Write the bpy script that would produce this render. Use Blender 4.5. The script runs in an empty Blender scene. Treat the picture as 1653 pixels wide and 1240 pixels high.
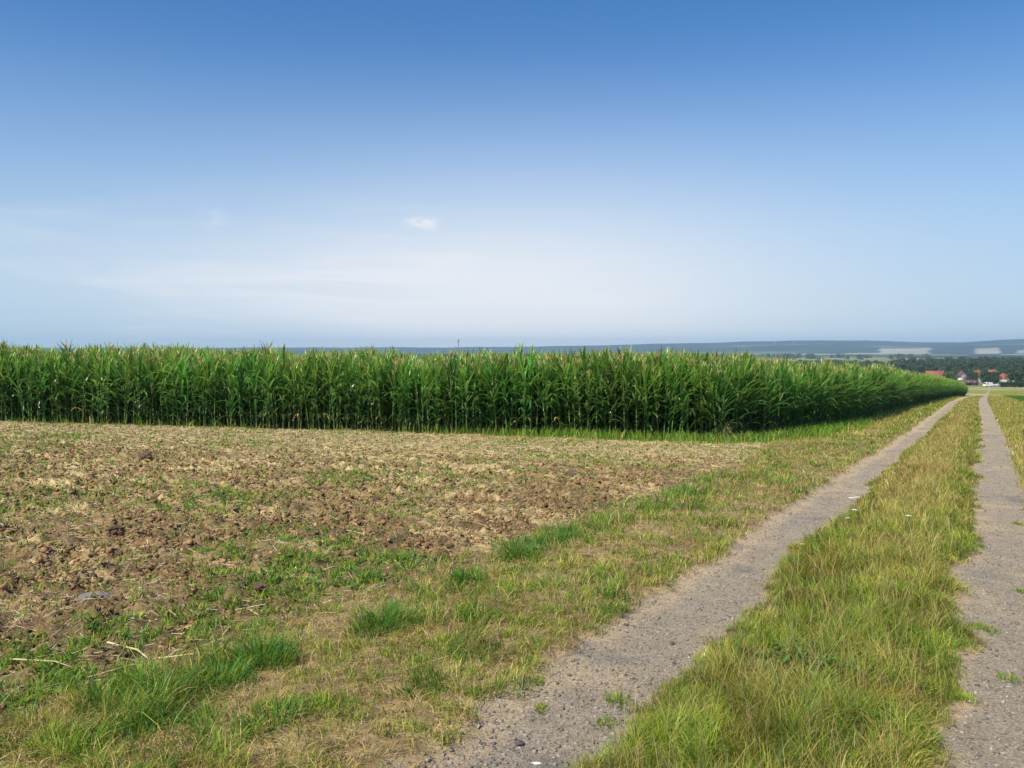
import bpy, math, random
import numpy as np
from math import radians as R, sin, cos, pi

# ------------------------------------------------------------------ camera
S = bpy.context.scene
C = S.collection
EYE = 1.6
cam_d = bpy.data.cameras.new('camera'); cam = bpy.data.objects.new('camera', cam_d); C.objects.link(cam)
cam_d.sensor_width = 36; cam_d.lens = 30.0; cam_d.clip_start = 0.1; cam_d.clip_end = 30000
cam.location = (0, 0, EYE); cam.rotation_euler = (R(90 - 2.41), 0, 0)
S.camera = cam

# ------------------------------------------------------------------ sky and sun
SUN_EL, SUN_AZ = R(52), R(-137)          # azimuth from the view direction, minus = left
w = bpy.data.worlds.new('World'); S.world = w; w.use_nodes = True
nt = w.node_tree; N = nt.nodes; L = nt.links; N.clear()
out = N.new('ShaderNodeOutputWorld'); bg = N.new('ShaderNodeBackground'); bg.inputs['Strength'].default_value = 0.116
sky = N.new('ShaderNodeTexSky'); sky.sky_type = 'NISHITA'; sky.sun_disc = False
sky.sun_elevation = SUN_EL; sky.sun_rotation = SUN_AZ
sky.altitude = 200; sky.air_density = 1.0; sky.dust_density = 0.3; sky.ozone_density = 3.0
hs = N.new('ShaderNodeHueSaturation'); hs.inputs['Saturation'].default_value = 1.30; hs.inputs['Hue'].default_value = .505; hs.inputs['Value'].default_value = 1.0
L.new(sky.outputs[0], hs.inputs['Color'])
tc = N.new('ShaderNodeTexCoord')
# thin high cirrus, laid out in sky directions: wisps stretched along the horizon
mp = N.new('ShaderNodeMapping'); mp.inputs['Scale'].default_value = (2.2, 2.2, 17)
L.new(tc.outputs['Generated'], mp.inputs['Vector'])
nz = N.new('ShaderNodeTexNoise'); nz.inputs['Scale'].default_value = 1.7; nz.inputs['Detail'].default_value = 7; nz.inputs['Roughness'].default_value = .55
nz.inputs['Distortion'].default_value = .5
L.new(mp.outputs[0], nz.inputs['Vector'])
cr = N.new('ShaderNodeValToRGB'); cr.color_ramp.elements[0].position = .46; cr.color_ramp.elements[1].position = .78
L.new(nz.outputs['Fac'], cr.inputs['Fac'])
sp = N.new('ShaderNodeSeparateXYZ'); L.new(tc.outputs['Generated'], sp.inputs[0])
zr = N.new('ShaderNodeMapRange'); zr.interpolation_type = 'SMOOTHSTEP'
zr.inputs['From Min'].default_value = .21; zr.inputs['From Max'].default_value = .04
L.new(sp.outputs['Z'], zr.inputs['Value'])
xr = N.new('ShaderNodeMapRange'); xr.interpolation_type = 'SMOOTHSTEP'
xr.inputs['From Min'].default_value = .38; xr.inputs['From Max'].default_value = -.1
L.new(sp.outputs['X'], xr.inputs['Value'])
def mth(op, a, b):
    m = N.new('ShaderNodeMath'); m.operation = op; m.use_clamp = False
    for i, q in enumerate((a, b)):
        if isinstance(q, (int, float)): m.inputs[i].default_value = q
        else: L.new(q, m.inputs[i])
    return m.outputs[0]
cf = mth('MULTIPLY', mth('MULTIPLY', cr.outputs['Color'], zr.outputs[0]), xr.outputs[0])
cf = mth('MULTIPLY', cf, .40)
# broad milky veil low in the sky straight ahead
def veil(cx, cz, sx, sz, amp):
    dx = mth('DIVIDE', mth('SUBTRACT', sp.outputs['X'], cx), sx); dz = mth('DIVIDE', mth('SUBTRACT', sp.outputs['Z'], cz), sz)
    r2 = mth('ADD', mth('MULTIPLY', dx, dx), mth('MULTIPLY', dz, dz))
    fw = mth('GREATER_THAN', sp.outputs['Y'], 0.0)
    return mth('MULTIPLY', mth('MULTIPLY', mth('EXPONENT', mth('MULTIPLY', r2, -1.0), 0), amp), fw)
v1 = veil(0.02, .02, .34, .15, .88)
v2 = veil(-.30, .09, .4, .05, .22)
puff_n = N.new('ShaderNodeTexNoise'); puff_n.inputs['Scale'].default_value = 42; puff_n.inputs['Detail'].default_value = 5
mp2 = N.new('ShaderNodeMapping'); mp2.inputs['Scale'].default_value = (1, 1, 2.6); L.new(tc.outputs['Generated'], mp2.inputs['Vector']); L.new(mp2.outputs[0], puff_n.inputs['Vector'])
pf = N.new('ShaderNodeMapRange'); pf.inputs['From Min'].default_value = .38; pf.inputs['From Max'].default_value = .68; L.new(puff_n.outputs['Fac'], pf.inputs['Value'])
v3 = mth('MULTIPLY', mth('ADD', veil(-.1025, .1445, .0135, .0046, 1.3), veil(-.094, .139, .007, .005, .45)), mth('ADD', mth('MULTIPLY', pf.outputs[0], .9), .12))
v4 = mth('MULTIPLY', veil(-.325, .142, .012, .012, .22), pf.outputs[0])
tot = mth('ADD', mth('ADD', cf, v1), mth('ADD', mth('ADD', v2, v3), v4))
clp = N.new('ShaderNodeClamp'); L.new(tot, clp.inputs['Value']); clp.inputs['Max'].default_value = .9
lo = N.new('ShaderNodeMapRange'); lo.interpolation_type = 'SMOOTHSTEP'; lo.inputs['From Min'].default_value = .36; lo.inputs['From Max'].default_value = .0; lo.inputs['To Max'].default_value = .88
L.new(sp.outputs['Z'], lo.inputs['Value'])
mb = N.new('ShaderNodeMix'); mb.data_type = 'RGBA'; L.new(lo.outputs[0], mb.inputs['Factor']); L.new(hs.outputs[0], mb.inputs[6]); mb.inputs[7].default_value = (3.2, 4.4, 6.0, 1)
mx = N.new('ShaderNodeMix'); mx.data_type = 'RGBA'
L.new(clp.outputs[0], mx.inputs['Factor']); L.new(mb.outputs[2], mx.inputs[6]); mx.inputs[7].default_value = (6.6, 6.7, 7.0, 1)
L.new(mx.outputs[2], bg.inputs['Color']); L.new(bg.outputs[0], out.inputs['Surface'])

sd = bpy.data.lights.new('sun', 'SUN'); sd.energy = 5.0; sd.angle = R(.5); sd.color = (1, .91, .74)
sun = bpy.data.objects.new('sun', sd); C.objects.link(sun)
from mathutils import Vector, Matrix
sdir = Vector((sin(SUN_AZ) * cos(SUN_EL), cos(SUN_AZ) * cos(SUN_EL), sin(SUN_EL)))
sun.rotation_euler = sdir.to_track_quat('Z', 'Y').to_euler(); sun.location = sdir * 50
S.view_settings.view_transform = 'Standard'; S.view_settings.look = 'None'; S.view_settings.exposure = .22; S.view_settings.gamma = 1
S.cycles.use_denoising = True
S.cycles.volume_bounces = 4; S.cycles.max_bounces = 8; S.cycles.diffuse_bounces = 3; S.cycles.transmission_bounces = 4; S.cycles.transparent_max_bounces = 8

# ------------------------------------------------------------------ helpers
rng = np.random.default_rng(7)
TH = math.atan((1592 - 826.5) / 1378.)                 # the track's heading, right of the view
UX, UY = sin(TH), cos(TH); VX, VY = -cos(TH), sin(TH)  # u runs along the track, v to its left

def uv2w(u, v): return u * UX + v * VX, u * UY + v * VY
def w2uv(x, y): return x * UX + y * UY, x * VX + y * VY

def tag(o, label=None, cat=None, group=None, kind=None):
    if label: o['label'] = label
    if cat: o['category'] = cat
    if group: o['group'] = group
    if kind: o['kind'] = kind
    return o

def empty(name, loc, rz=0, sc=1):
    o = bpy.data.objects.new(name, None); C.objects.link(o); o.location = loc; o.rotation_euler.z = rz
    o.scale = (sc, sc, sc); o.empty_display_size = .2
    return o

def link(name, me, parent=None):
    o = bpy.data.objects.new(name, me); C.objects.link(o)
    if parent: o.parent = parent
    return o

def mesh_np(name, verts, faces_list, mats, cols=None, matidx=None, smooth=False, attr='Col'):
    """faces_list: list of int arrays (n,k). matidx: list of arrays / ints per entry."""
    me = bpy.data.meshes.new(name)
    verts = np.asarray(verts, np.float32).reshape(-1, 3)
    me.vertices.add(len(verts)); me.vertices.foreach_set('co', verts.ravel())
    fl = [np.asarray(f, np.int32) for f in faces_list if len(f)]
    nl = sum(f.size for f in fl); nf = sum(len(f) for f in fl)
    me.loops.add(nl); me.loops.foreach_set('vertex_index', np.concatenate([f.ravel() for f in fl]))
    tot = np.concatenate([np.full(len(f), f.shape[1], np.int32) for f in fl])
    st = np.concatenate([[0], np.cumsum(tot)[:-1]]).astype(np.int32)
    me.polygons.add(nf); me.polygons.foreach_set('loop_start', st); me.polygons.foreach_set('loop_total', tot)
    if smooth: me.polygons.foreach_set('use_smooth', np.ones(nf, bool))
    if matidx is not None: me.polygons.foreach_set('material_index', np.asarray(matidx, np.int32))
    me.update(calc_edges=True)
    if cols is not None:
        a = me.color_attributes.new(attr, 'FLOAT_COLOR', 'POINT')
        c = np.ones((len(verts), 4), np.float32); c[:, :3] = cols
        a.data.foreach_set('color', c.ravel())
    for m in (mats if isinstance(mats, (list, tuple)) else [mats]): me.materials.append(m)
    return me

def _h(ix, iy, seed):
    n = (ix.astype(np.int64) * 374761393 + iy.astype(np.int64) * 668265263 + seed * 974634777) & 0xFFFFFFFF
    n = ((n ^ (n >> 13)) * 1274126177) & 0xFFFFFFFF
    n = ((n ^ (n >> 16)) * 2246822519) & 0xFFFFFFFF
    return ((n ^ (n >> 15)) & 0xFFFFFF) / float(0xFFFFFF)

def vnoise(x, y, seed=0):
    xi = np.floor(x); yi = np.floor(y); fx = x - xi; fy = y - yi
    fx = fx * fx * (3 - 2 * fx); fy = fy * fy * (3 - 2 * fy)
    a = _h(xi, yi, seed); b = _h(xi + 1, yi, seed); c = _h(xi, yi + 1, seed); d = _h(xi + 1, yi + 1, seed)
    return (a * (1 - fx) + b * fx) * (1 - fy) + (c * (1 - fx) + d * fx) * fy

def fbm(x, y, s=1., seed=0, oct=4):
    x = np.asarray(x, float) / s; y = np.asarray(y, float) / s; t = 0; a = 1; n = 0
    for k in range(oct):
        t = t + a * vnoise(x * 2 ** k + 17.3 * k, y * 2 ** k - 9.1 * k, seed + k); n += a; a *= .5
    return t / n

def sst(a, b, x):
    t = np.clip((x - a) / (b - a), 0, 1); return t * t * (3 - 2 * t)

# ------------------------------------------------------------------ the lie of the land
_U = [-600, -100, 0, 20, 40, 80, 120, 178, 377, 515, 744, 900, 1600, 30000]
_Z = [12, 3., 0, -.70, -1.4, -2.9, -4.55, -7.2, -14.7, -19, -26.2, -28.5, -30, -30]
_ug = np.arange(-600, 3000, 2.)
_zg = np.interp(_ug, _U, _Z)
_sm = _zg.copy()
for _ in range(6): _sm[1:-1] = (_sm[:-2] + _sm[1:-1] * 2 + _sm[2:]) / 4
_zg = _sm
def base_z(u, v):
    return np.interp(u, _ug, _zg) + 0 * v
def cv(u): return np.interp(u, [0, 30, 81, 110, 200, 430, 900], [0, 0, .45, .5, 0, -1.6, -5])
def lt_l(u): return np.interp(u, [0, 2.8, 3.4], [2.02, 2.04, 2.10]) + cv(u) * 1.15 + .24 * (fbm(u, u * 0, .8, 11, 4) - .5)
def lt_r(u): return np.interp(u, [0, 3.2, 5, 8, 12, 20], [1.34, 1.34, 1.38, 1.45, 1.45, 1.50]) + cv(u) + .30 * (fbm(u, u * 0 + 5, .7, 12, 4) - .5)
def rt_l(u): return .12 + cv(u) * .9 + .34 * (fbm(u, u * 0 + 9, .6, 13, 4) - .5)
def rt_r(u): return -.54 + cv(u) * .8 + .12 * (fbm(u, u * 0 + 14, .9, 14, 3) - .5)
def verge_l(u): return np.interp(u, [0, 2.5, 4, 6, 8, 10, 14, 21, 25, 30, 36, 52, 75, 114, 155, 180], [3.5, 3.7, 3.85, 3.65, 3.75, 3.75, 3.8, 4.5, 5.0, 4.4, 4.1, 3.95, 3.6, 3.5, 3.2, 3.3]) + cv(u) * .3 + .35 * (fbm(u, u * 0 + 3, 1.3, 15, 3) - .5)
# corn front line and side line
FA = np.array([20.9, 6.7]); FB = np.array([14.0, 24.9])
fdir = (FB - FA) / np.linalg.norm(FB - FA); fnor = np.array([fdir[1], -fdir[0]])
if fnor[0] < 0: fnor = -fnor                        # points into the field
def front_d(u, v): return (u - FA[0]) * fnor[0] + (v - FA[1]) * fnor[1]
def side_v(u): return np.interp(u, [18, 22, 25, 30, 36, 52, 75, 114, 155, 180], [6.9, 5.6, 4.95, 4.3, 4.0, 4.05, 3.9, 3.8, 3.2, 3.3])
UEND = 176.
def in_corn(u, v, m=0.): return (front_d(u, v) > m) & (v > side_v(u) + m) & (u < UEND - m)

def zone(u, v):
    """weights: track (bare stone), strip grass, verge grass, field"""
    v = v + .22 * (fbm(u, v, .13, 191, 3) - .5) * sst(70, 40, u)
    tl = sst(lt_l(u) + .07, lt_l(u) - .07, v) * sst(lt_r(u) - .07, lt_r(u) + .07, v) * sst(135, 80, u)
    tr = sst(rt_l(u) + .07, rt_l(u) - .07, v) * sst(rt_r(u) - .07, rt_r(u) + .07, v)
    strip = sst(rt_l(u) - .05, rt_l(u) + .05, v) * sst(lt_r(u) + .05, lt_r(u) - .05, v)
    vl = sst(lt_l(u) - .05, lt_l(u) + .05, v) * sst(verge_l(u) + .25, verge_l(u) - .2, v)
    vr = sst(rt_r(u) + .05, rt_r(u) - .05, v) * sst(-3.2, -2.6, v)
    fl = sst(verge_l(u) - .2, verge_l(u) + .25, v)
    fr = sst(-2.6, -3.2, v)
    return tl, tr, strip, vl, vr, fl, fr

def clod_amt(u, v):
    fl = sst(verge_l(u) - .1, verge_l(u) + .5, v)
    stub = sst(-9.0, -3.0, front_d(u, v))
    band = green_band(u, v)
    return fl * (1 - .85 * stub) * (1 - .2 * band)

def green_band(u, v):
    """where young weeds and volunteer sprouts stand in the stubble field"""
    n = fbm(u, v, 1.1, 31, 4)
    b1 = .95 * np.exp(-((v - 7.7 - .2 * (u - 6)) / .75) ** 2) * sst(12.5, 8.5, u)           # line left of the middle
    b2 = np.exp(-((v - 4.6) / .75) ** 2) * sst(7.5, 5.5, u) * .9
    b3 = sst(3.6, 2.6, u) * sst(3.2, 3.8, v) * .9
    b4 = sst(7.0, 4.6, u) * sst(3.9, 4.6, v) * .75
    b5 = .22 * sst(.48, .60, fbm(u, v, 2.3, 33, 3))
    return np.clip((np.maximum.reduce([b1, b2, b3, b4, b5])) * sst(.36, .60, n) * 1.3, 0, 1)

def height(u, v, fine=True, dist=None):
    z = base_z(u, v)
    tl, tr, strip, vl, vr, fl, fr = zone(u, v)
    z = z - .014 * (tl + tr) + .02 * vl + .015 * strip + .03 * (fbm(u, v, 1.7, 5, 3) - .5) * (1 - tl - tr)
    z = z + .018 * (fbm(u, v, .5, 6, 2) - .5) * (tl + tr)
    z = z + .07 * (fbm(u, v, 1.3, 8, 3) - .5) * fl * sst(60, 30, u)
    if fine:
        c = clod_amt(u, v)
        r1 = fbm(u, v, .17, 41, 3); r2 = fbm(u, v, .05, 44, 4)
        z = z + c * (.11 * np.maximum(r1 - .45, 0) * 2 + .085 * (np.abs(r2 - .5) * 2 - .3))
        z = z + (vl + .7 * strip + vr) * .022 * (fbm(u, v, .12, 51, 3) - .5)
        z = z + (tl + tr) * (.016 * (fbm(u, v, .06, 61, 3) - .5) + .02 * (fbm(u, v, .25, 63, 2) - .5))
    return z

def lerp3(a, b, t): return a * (1 - t[..., None]) + b * t[..., None]
SOIL = np.array([.270, .168, .082]); SOILD = np.array([.115, .074, .044]); TAN = np.array([.72, .56, .28])
GRAV = np.array([.262, .242, .210]); SAND = np.array([.46, .36, .235]); UNDER = np.array([.235, .160, .085]); GREEN = np.array([.105, .155, .035])
def ground_col(u, v):
    tl, tr, strip, vl, vr, fl, fr = zone(u, v)
    n4 = fbm(u, v, .05, 87, 3); n1 = fbm(u, v, .45, 71, 4); n2 = fbm(u, v, .09, 74, 3); n3 = fbm(u, v, 3., 77, 3)
    c = lerp3(np.broadcast_to(SOIL, u.shape + (3,)), np.broadcast_to(SOILD, u.shape + (3,)), sst(.40, .60, n1 * .3 + n2 * .7))
    stub = sst(-9.5, -2.5, front_d(u, v) + 3 * (n3 - .5)) * sst(.20, .5, n1 + .15)
    # dry straw streaks lie parallel to the maize edge
    s2 = fbm(u * 2.2, v * .5, .9, 79, 3)
    n4 = fbm(u, v, .05, 87, 3); n5 = fbm(u, v, .022, 88, 2)
    st = np.clip(np.maximum(stub * .85, sst(.52, .70, s2) * .45 * fl + sst(7, 13, v + u * .4) * .25 + .12), 0, 1) * (.25 + 1.1 * sst(.38, .62, n4 * .6 + n5 * .4))
    st = np.clip(st, 0, 1)
    c = lerp3(c, np.broadcast_to(TAN, c.shape), st)
    c = lerp3(c, np.broadcast_to(np.array([.16, .19, .055]), c.shape), green_band(u, v) * .40)
    und = lerp3(np.broadcast_to(UNDER * .85, c.shape), np.broadcast_to(np.array([.34, .255, .13]), c.shape), sst(.42, .64, .4 * n1 + .6 * n4))
    und = lerp3(und, np.broadcast_to(np.array([.10, .082, .040]), c.shape), strip * .85)  # strip ground darkened: shadow between grass clumps put into its colour
    und = lerp3(und, np.broadcast_to(GREEN, c.shape), sst(15, 60, u) * .45)
    c = lerp3(c, und, np.clip(vl + strip + vr, 0, 1))
    c = lerp3(c, np.broadcast_to(np.array([.42, .34, .17]), c.shape), vl * sst(20, 30, u) * sst(2.6, 3.2, v - cv(u)) * .85)
    g = lerp3(np.broadcast_to(GRAV, c.shape), np.broadcast_to(GRAV * .72, c.shape), sst(.45, .7, n2))
    eL = sst(.26, .02, lt_l(u) - v) * 1.0 + sst(.10, 0, v - lt_r(u)) * .5 + sst(.12, 0, rt_l(u) - v) * .5
    g = lerp3(g, np.broadcast_to(SAND, c.shape), np.clip(eL + sst(.58, .78, fbm(u, v, .6, 81, 3)) * .4, 0, 1) * sst(.3, .5, n1 + .12))
    c = lerp3(c, g, np.clip(tl + tr, 0, 1))
    # the field right of the track, and the land beyond the maize
    c = lerp3(c, np.broadcast_to(np.array([.085, .17, .035]), c.shape), fr * sst(215, 190, u))
    far = sst(178, 186, u) * (1 - np.clip(tl + tr, 0, 1))
    fc = lerp3(np.broadcast_to(np.array([.40, .34, .16]), c.shape), np.broadcast_to(np.array([.20, .23, .07]), c.shape), sst(.4, .6, fbm(u, v, 30, 85, 2)))
    c = lerp3(c, fc, far)
    return np.clip(c, .01, .9)

# ------------------------------------------------------------------ materials
def nodes_mat(name):
    m = bpy.data.materials.new(name); m.use_nodes = True
    t = m.node_tree; b = t.nodes['Principled BSDF']; return m, t, b

def attr_mat(name, rough=.9, spec=.2, bump=None, var=.35, vs=60., transl=0., sheen=0):
    m, t, b = nodes_mat(name); n = t.nodes; l = t.links
    a = n.new('ShaderNodeAttribute'); a.attribute_name = 'Col'
    b.inputs['Roughness'].default_value = rough; b.inputs['Specular IOR Level'].default_value = spec
    col = a.outputs['Color']
    if var:
        g = n.new('ShaderNodeNewGeometry')
        z = n.new('ShaderNodeTexNoise'); z.inputs['Scale'].default_value = vs; z.inputs['Detail'].default_value = 5; z.inputs['Roughness'].default_value = .7
        l.new(g.outputs['Position'], z.inputs['Vector'])
        mr = n.new('ShaderNodeMapRange'); mr.inputs['From Min'].default_value = .3; mr.inputs['From Max'].default_value = .7
        mr.inputs['To Min'].default_value = 1 - var; mr.inputs['To Max'].default_value = 1 + var
        l.new(z.outputs['Fac'], mr.inputs['Value'])
        mm = n.new('ShaderNodeMix'); mm.data_type = 'RGBA'; mm.blend_type = 'MULTIPLY'; mm.inputs['Factor'].default_value = 1
        l.new(col, mm.inputs[6]); l.new(mr.outputs[0], mm.inputs[7]); col = mm.outputs[2]
    l.new(col, b.inputs['Base Color'])
    if bump:
        g = n.new('ShaderNodeNewGeometry'); z = n.new('ShaderNodeTexNoise'); z.inputs['Scale'].default_value = bump[0]; z.inputs['Detail'].default_value = 6; z.inputs['Roughness'].default_value = .7
        l.new(g.outputs['Position'], z.inputs['Vector'])
        bu = n.new('ShaderNodeBump'); bu.inputs['Strength'].default_value = bump[1]; bu.inputs['Distance'].default_value = bump[2]
        l.new(z.outputs['Fac'], bu.inputs['Height']); l.new(bu.outputs[0], b.inputs['Normal'])
    if transl:
        tr = n.new('ShaderNodeBsdfTranslucent'); ms = n.new('ShaderNodeMixShader'); ms.inputs[0].default_value = transl
        l.new(col, tr.inputs['Color']); l.new(b.outputs[0], ms.inputs[1]); l.new(tr.outputs[0], ms.inputs[2])
        l.new(ms.outputs[0], n['Material Output'].inputs['Surface'])
    return m

def plain_mat(name, col, rough=.8, spec=.3, var=.15, vs=3., transl=0., rnd=0.):
    m, t, b = nodes_mat(name); n = t.nodes; l = t.links
    b.inputs['Roughness'].default_value = rough; b.inputs['Specular IOR Level'].default_value = spec
    tcn = n.new('ShaderNodeTexCoord'); z = n.new('ShaderNodeTexNoise'); z.inputs['Scale'].default_value = vs; z.inputs['Detail'].default_value = 4
    l.new(tcn.outputs['Object'], z.inputs['Vector'])
    mr = n.new('ShaderNodeMapRange'); mr.inputs['From Min'].default_value = .3; mr.inputs['From Max'].default_value = .7
    mr.inputs['To Min'].default_value = 1 - var; mr.inputs['To Max'].default_value = 1 + var
    l.new(z.outputs['Fac'], mr.inputs['Value'])
    hsn = n.new('ShaderNodeHueSaturation'); hsn.inputs['Color'].default_value = (*col, 1)
    l.new(mr.outputs[0], hsn.inputs['Value'])
    if rnd:
        oi = n.new('ShaderNodeObjectInfo'); m2 = n.new('ShaderNodeMapRange'); m2.inputs['To Min'].default_value = .5 - rnd; m2.inputs['To Max'].default_value = .5 + rnd
        l.new(oi.outputs['Random'], m2.inputs['Value']); l.new(m2.outputs[0], hsn.inputs['Hue'])
    l.new(hsn.outputs[0], b.inputs['Base Color'])
    if transl:
        tr = n.new('ShaderNodeBsdfTranslucent'); ms = n.new('ShaderNodeMixShader'); ms.inputs[0].default_value = transl
        l.new(hsn.outputs[0], tr.inputs['Color']); l.new(b.outputs[0], ms.inputs[1]); l.new(tr.outputs[0], ms.inputs[2])
        l.new(ms.outputs[0], n['Material Output'].inputs['Surface'])
    return m

M_soil = attr_mat('soil', .95, .15, (55, .9, .03), .55, 45)
M_track = attr_mat('gravel_track', .92, .2, (90, 1.0, .016), .55, 60)
M_verge = attr_mat('verge_ground', .95, .1, (70, .6, .015), .40, 50)
M_far = attr_mat('far_land', .95, .1, None, .18, .05)
M_clod = attr_mat('clod', .95, .12, (80, .5, .01), .30, 60)
M_grass = attr_mat('grass', .55, .25, None, 0, transl=.38)
M_straw = attr_mat('straw', .6, .3, None, 0, transl=.15)

# ------------------------------------------------------------------ near ground, split into field, verge and track
def graded(a0, dens):
    out = [a0[0]]
    while out[-1] < a0[1]: out.append(out[-1] + dens(out[-1]))
    out[-1] = a0[1]; return np.array(out)
us = graded((-8, 480), lambda u: max(.026, .0036 * abs(u)) if u > .8 else .15)
vsp = graded((4.6, 66), lambda v: max(.028, .0052 * (v - 1)))
vsm = np.arange(-1.4, 4.6, .028)
vsn = -graded((1.4, 24), lambda v: max(.05, .02 * v))[::-1]
vsx = np.unique(np.concatenate([vsn, vsm, vsp]).round(5))
UU, VV = np.meshgrid(us, vsx, indexing='ij')
ZZ = height(UU, VV)
COL = ground_col(UU, VV)
XX, YY = uv2w(UU, VV)
V3 = np.stack([XX, YY, ZZ], -1).reshape(-1, 3); C3 = COL.reshape(-1, 3)
nu, nv = UU.shape
I = np.arange(nu * nv).reshape(nu, nv)
Q = np.stack([I[:-1, :-1], I[:-1, 1:], I[1:, 1:], I[1:, :-1]], -1)[..., ::-1].reshape(-1, 4)
uc = (UU[:-1, :-1] + UU[1:, 1:]).ravel() / 2; vc = (VV[:-1, :-1] + VV[1:, 1:]).ravel() / 2
tl, tr, strip, vl, vr, fl, fr = zone(uc, vc)
k_tr = (tl > .5) | (tr > .5)
k_vg = ~k_tr & (vc < verge_l(uc)) & (vc > -2.9)
k_fd = ~k_tr & ~k_vg
def sub(name, keep, mat, smooth=True):
    q = Q[keep]; ids, inv = np.unique(q, return_inverse=True)
    me = mesh_np(name, V3[ids], [inv.reshape(-1, 4)], mat, C3[ids], smooth=smooth)
    return link(name, me)
tag(sub('path', k_tr, M_track), 'two bare stony grey wheel tracks running down to the village', 'path', kind='structure')
tag(sub('verge', k_vg, M_verge), 'dry ground under the grass between and beside the wheel tracks', 'verge', kind='structure')
tag(sub('field', k_fd & (vc > 0), M_soil), 'brown cloddy stubble field in front of the maize', 'field', kind='structure')
tag(sub('meadow', k_fd & (vc <= 0), M_verge), 'green field at the right of the track', 'field', kind='structure')

# ------------------------------------------------------------------ far ground
def side(lims, n): return np.geomspace(lims[0], lims[1], n)
fu = np.concatenate([-side((30, 9600), 22)[::-1], [-8], np.linspace(0, 470, 48), [480], side((500, 9600), 80)])
fv = np.concatenate([-side((28, 9600), 50)[::-1], [-24], np.linspace(-20, 62, 30), [66], side((72, 9600), 60)])
fu = np.unique(fu); fv = np.unique(fv)
A, B = np.meshgrid(fu, fv, indexing='ij'); zf = base_z(A, B)
rr = np.hypot(A, B); zf = zf - sst(2800, 3400, rr) * 6
X, Y = uv2w(A, B)
colf = lerp3(np.broadcast_to(np.array([.16, .18, .06]), A.shape + (3,)), np.broadcast_to(np.array([.38, .33, .18]), A.shape + (3,)), sst(.55, .62, fbm(A, B, 160, 91, 2)))
n1, n2 = A.shape; I2 = np.arange(n1 * n2).reshape(n1, n2)
Q2 = np.stack([I2[:-1, :-1], I2[1:, :-1], I2[1:, 1:], I2[:-1, 1:]], -1).reshape(-1, 4)
ac = (A[:-1, :-1] + A[1:, 1:]).ravel() / 2; bc = (B[:-1, :-1] + B[1:, 1:]).ravel() / 2
Q2 = Q2[~((ac > -8) & (ac < 480) & (bc > -24) & (bc < 66))]
tag(link('ground', mesh_np('ground', np.stack([X, Y, zf], -1).reshape(-1, 3), [Q2], M_far, colf.reshape(-1, 3), smooth=True)),
    'farmland sloping away into the valley', 'ground', kind='structure')

# ------------------------------------------------------------------ hills
def sky_h(px): return np.interp(px, [-900, 0, 300, 700, 830, 900, 1000, 1060, 1150, 1200, 1300, 1400, 1480, 1550, 1610, 1653, 2000, 2600],
                                [563, 562, 561.5, 561, 560.4, 559, 557, 555.2, 554, 551.6, 549.6, 549.6, 552.4, 553.5, 549, 547.5, 549, 556])
az = np.linspace(R(-55), R(55), 900); rd = np.concatenate([np.linspace(2900, 5400, 40), np.linspace(5500, 9500, 60)])
AZ, RD = np.meshgrid(az, rd, indexing='ij')
px = 826.5 + 1378 * np.tan(AZ)
hx, hy = np.sin(AZ) * RD, np.cos(AZ) * RD
crest = (562 - sky_h(px)) / 1378 * 8200 * np.cos(AZ) + 1.6 + 30
prof = sst(5200, 8200, RD) ** 1.2 * (1 - .5 * sst(8300, 9500, RD))
ridge = np.exp(-((RD - 6300) / 500) ** 2) * (18 + 26 * fbm(hx, hy, 900, 95, 3)) * sst(860, 1250, px)
zh = -30 + sst(2900, 3200, RD) * .5 + crest * prof + ridge * .6 + (fbm(hx, hy, 350, 97, 4) - .5) * 12 * sst(5200, 7000, RD)
nf = fbm(hx, hy, 420, 101, 3)
frst = np.array([.012, .022, .028]); fld = np.array([.33, .30, .23]); gfd = np.array([.12, .16, .06])  # bluish forest tone: part of the distance haze put into the colour
ch = np.broadcast_to(frst, AZ.shape + (3,)).copy()
yp = 562 + 1378 * (1.6 - zh) / (RD * np.cos(AZ))
low = sst(5900, 5400, RD)
ch = lerp3(ch, np.broadcast_to(gfd, ch.shape), low * sst(.5, .56, nf))
def patch(x0, x1, r0, r1):
    e = 6 * (fbm(hx, hy, 150, 103, 3) - .5)
    return sst(x0 - 4, x0 + 4, px + e * 2) * sst(x1 + 4, x1 - 4, px + e * 3) * sst(r0, r0 + 90, RD * np.cos(AZ) + e * 30) * sst(r1 + 90, r1, RD * np.cos(AZ) + e * 30)
for p_ in ((1366, 1425, 4300, 5000), (1420, 1500, 4500, 5500), (1465, 1490, 3700, 4000), (1572, 1612, 4500, 5300), (1612, 1700, 3800, 4250), (1640, 1760, 4600, 5000), (1290, 1350, 3900, 4400)):
    ch = lerp3(ch, np.broadcast_to(fld, ch.shape), patch(*p_))
ch = ch * (.7 + .6 * fbm(hx, hy, 90, 107, 3))[..., None]
ch = lerp3(ch, np.broadcast_to(gfd * 1.4, ch.shape), sst(6100, 6300, RD) * sst(6900, 6700, RD) * sst(.56, .60, nf) * sst(1000, 1300, px) * .8)
n1, n2 = AZ.shape; I3 = np.arange(n1 * n2).reshape(n1, n2)
Q3 = np.stack([I3[:-1, :-1], I3[1:, :-1], I3[1:, 1:], I3[:-1, 1:]], -1).reshape(-1, 4)[:, ::-1]
tag(link('hills', mesh_np('hills', np.stack([hx, hy, zh], -1).reshape(-1, 3), [Q3[:, ::-1]], M_far, ch.reshape(-1, 3), smooth=True)),
    'long wooded hills with pale stubble fields at their foot', 'hills', kind='structure')

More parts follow.
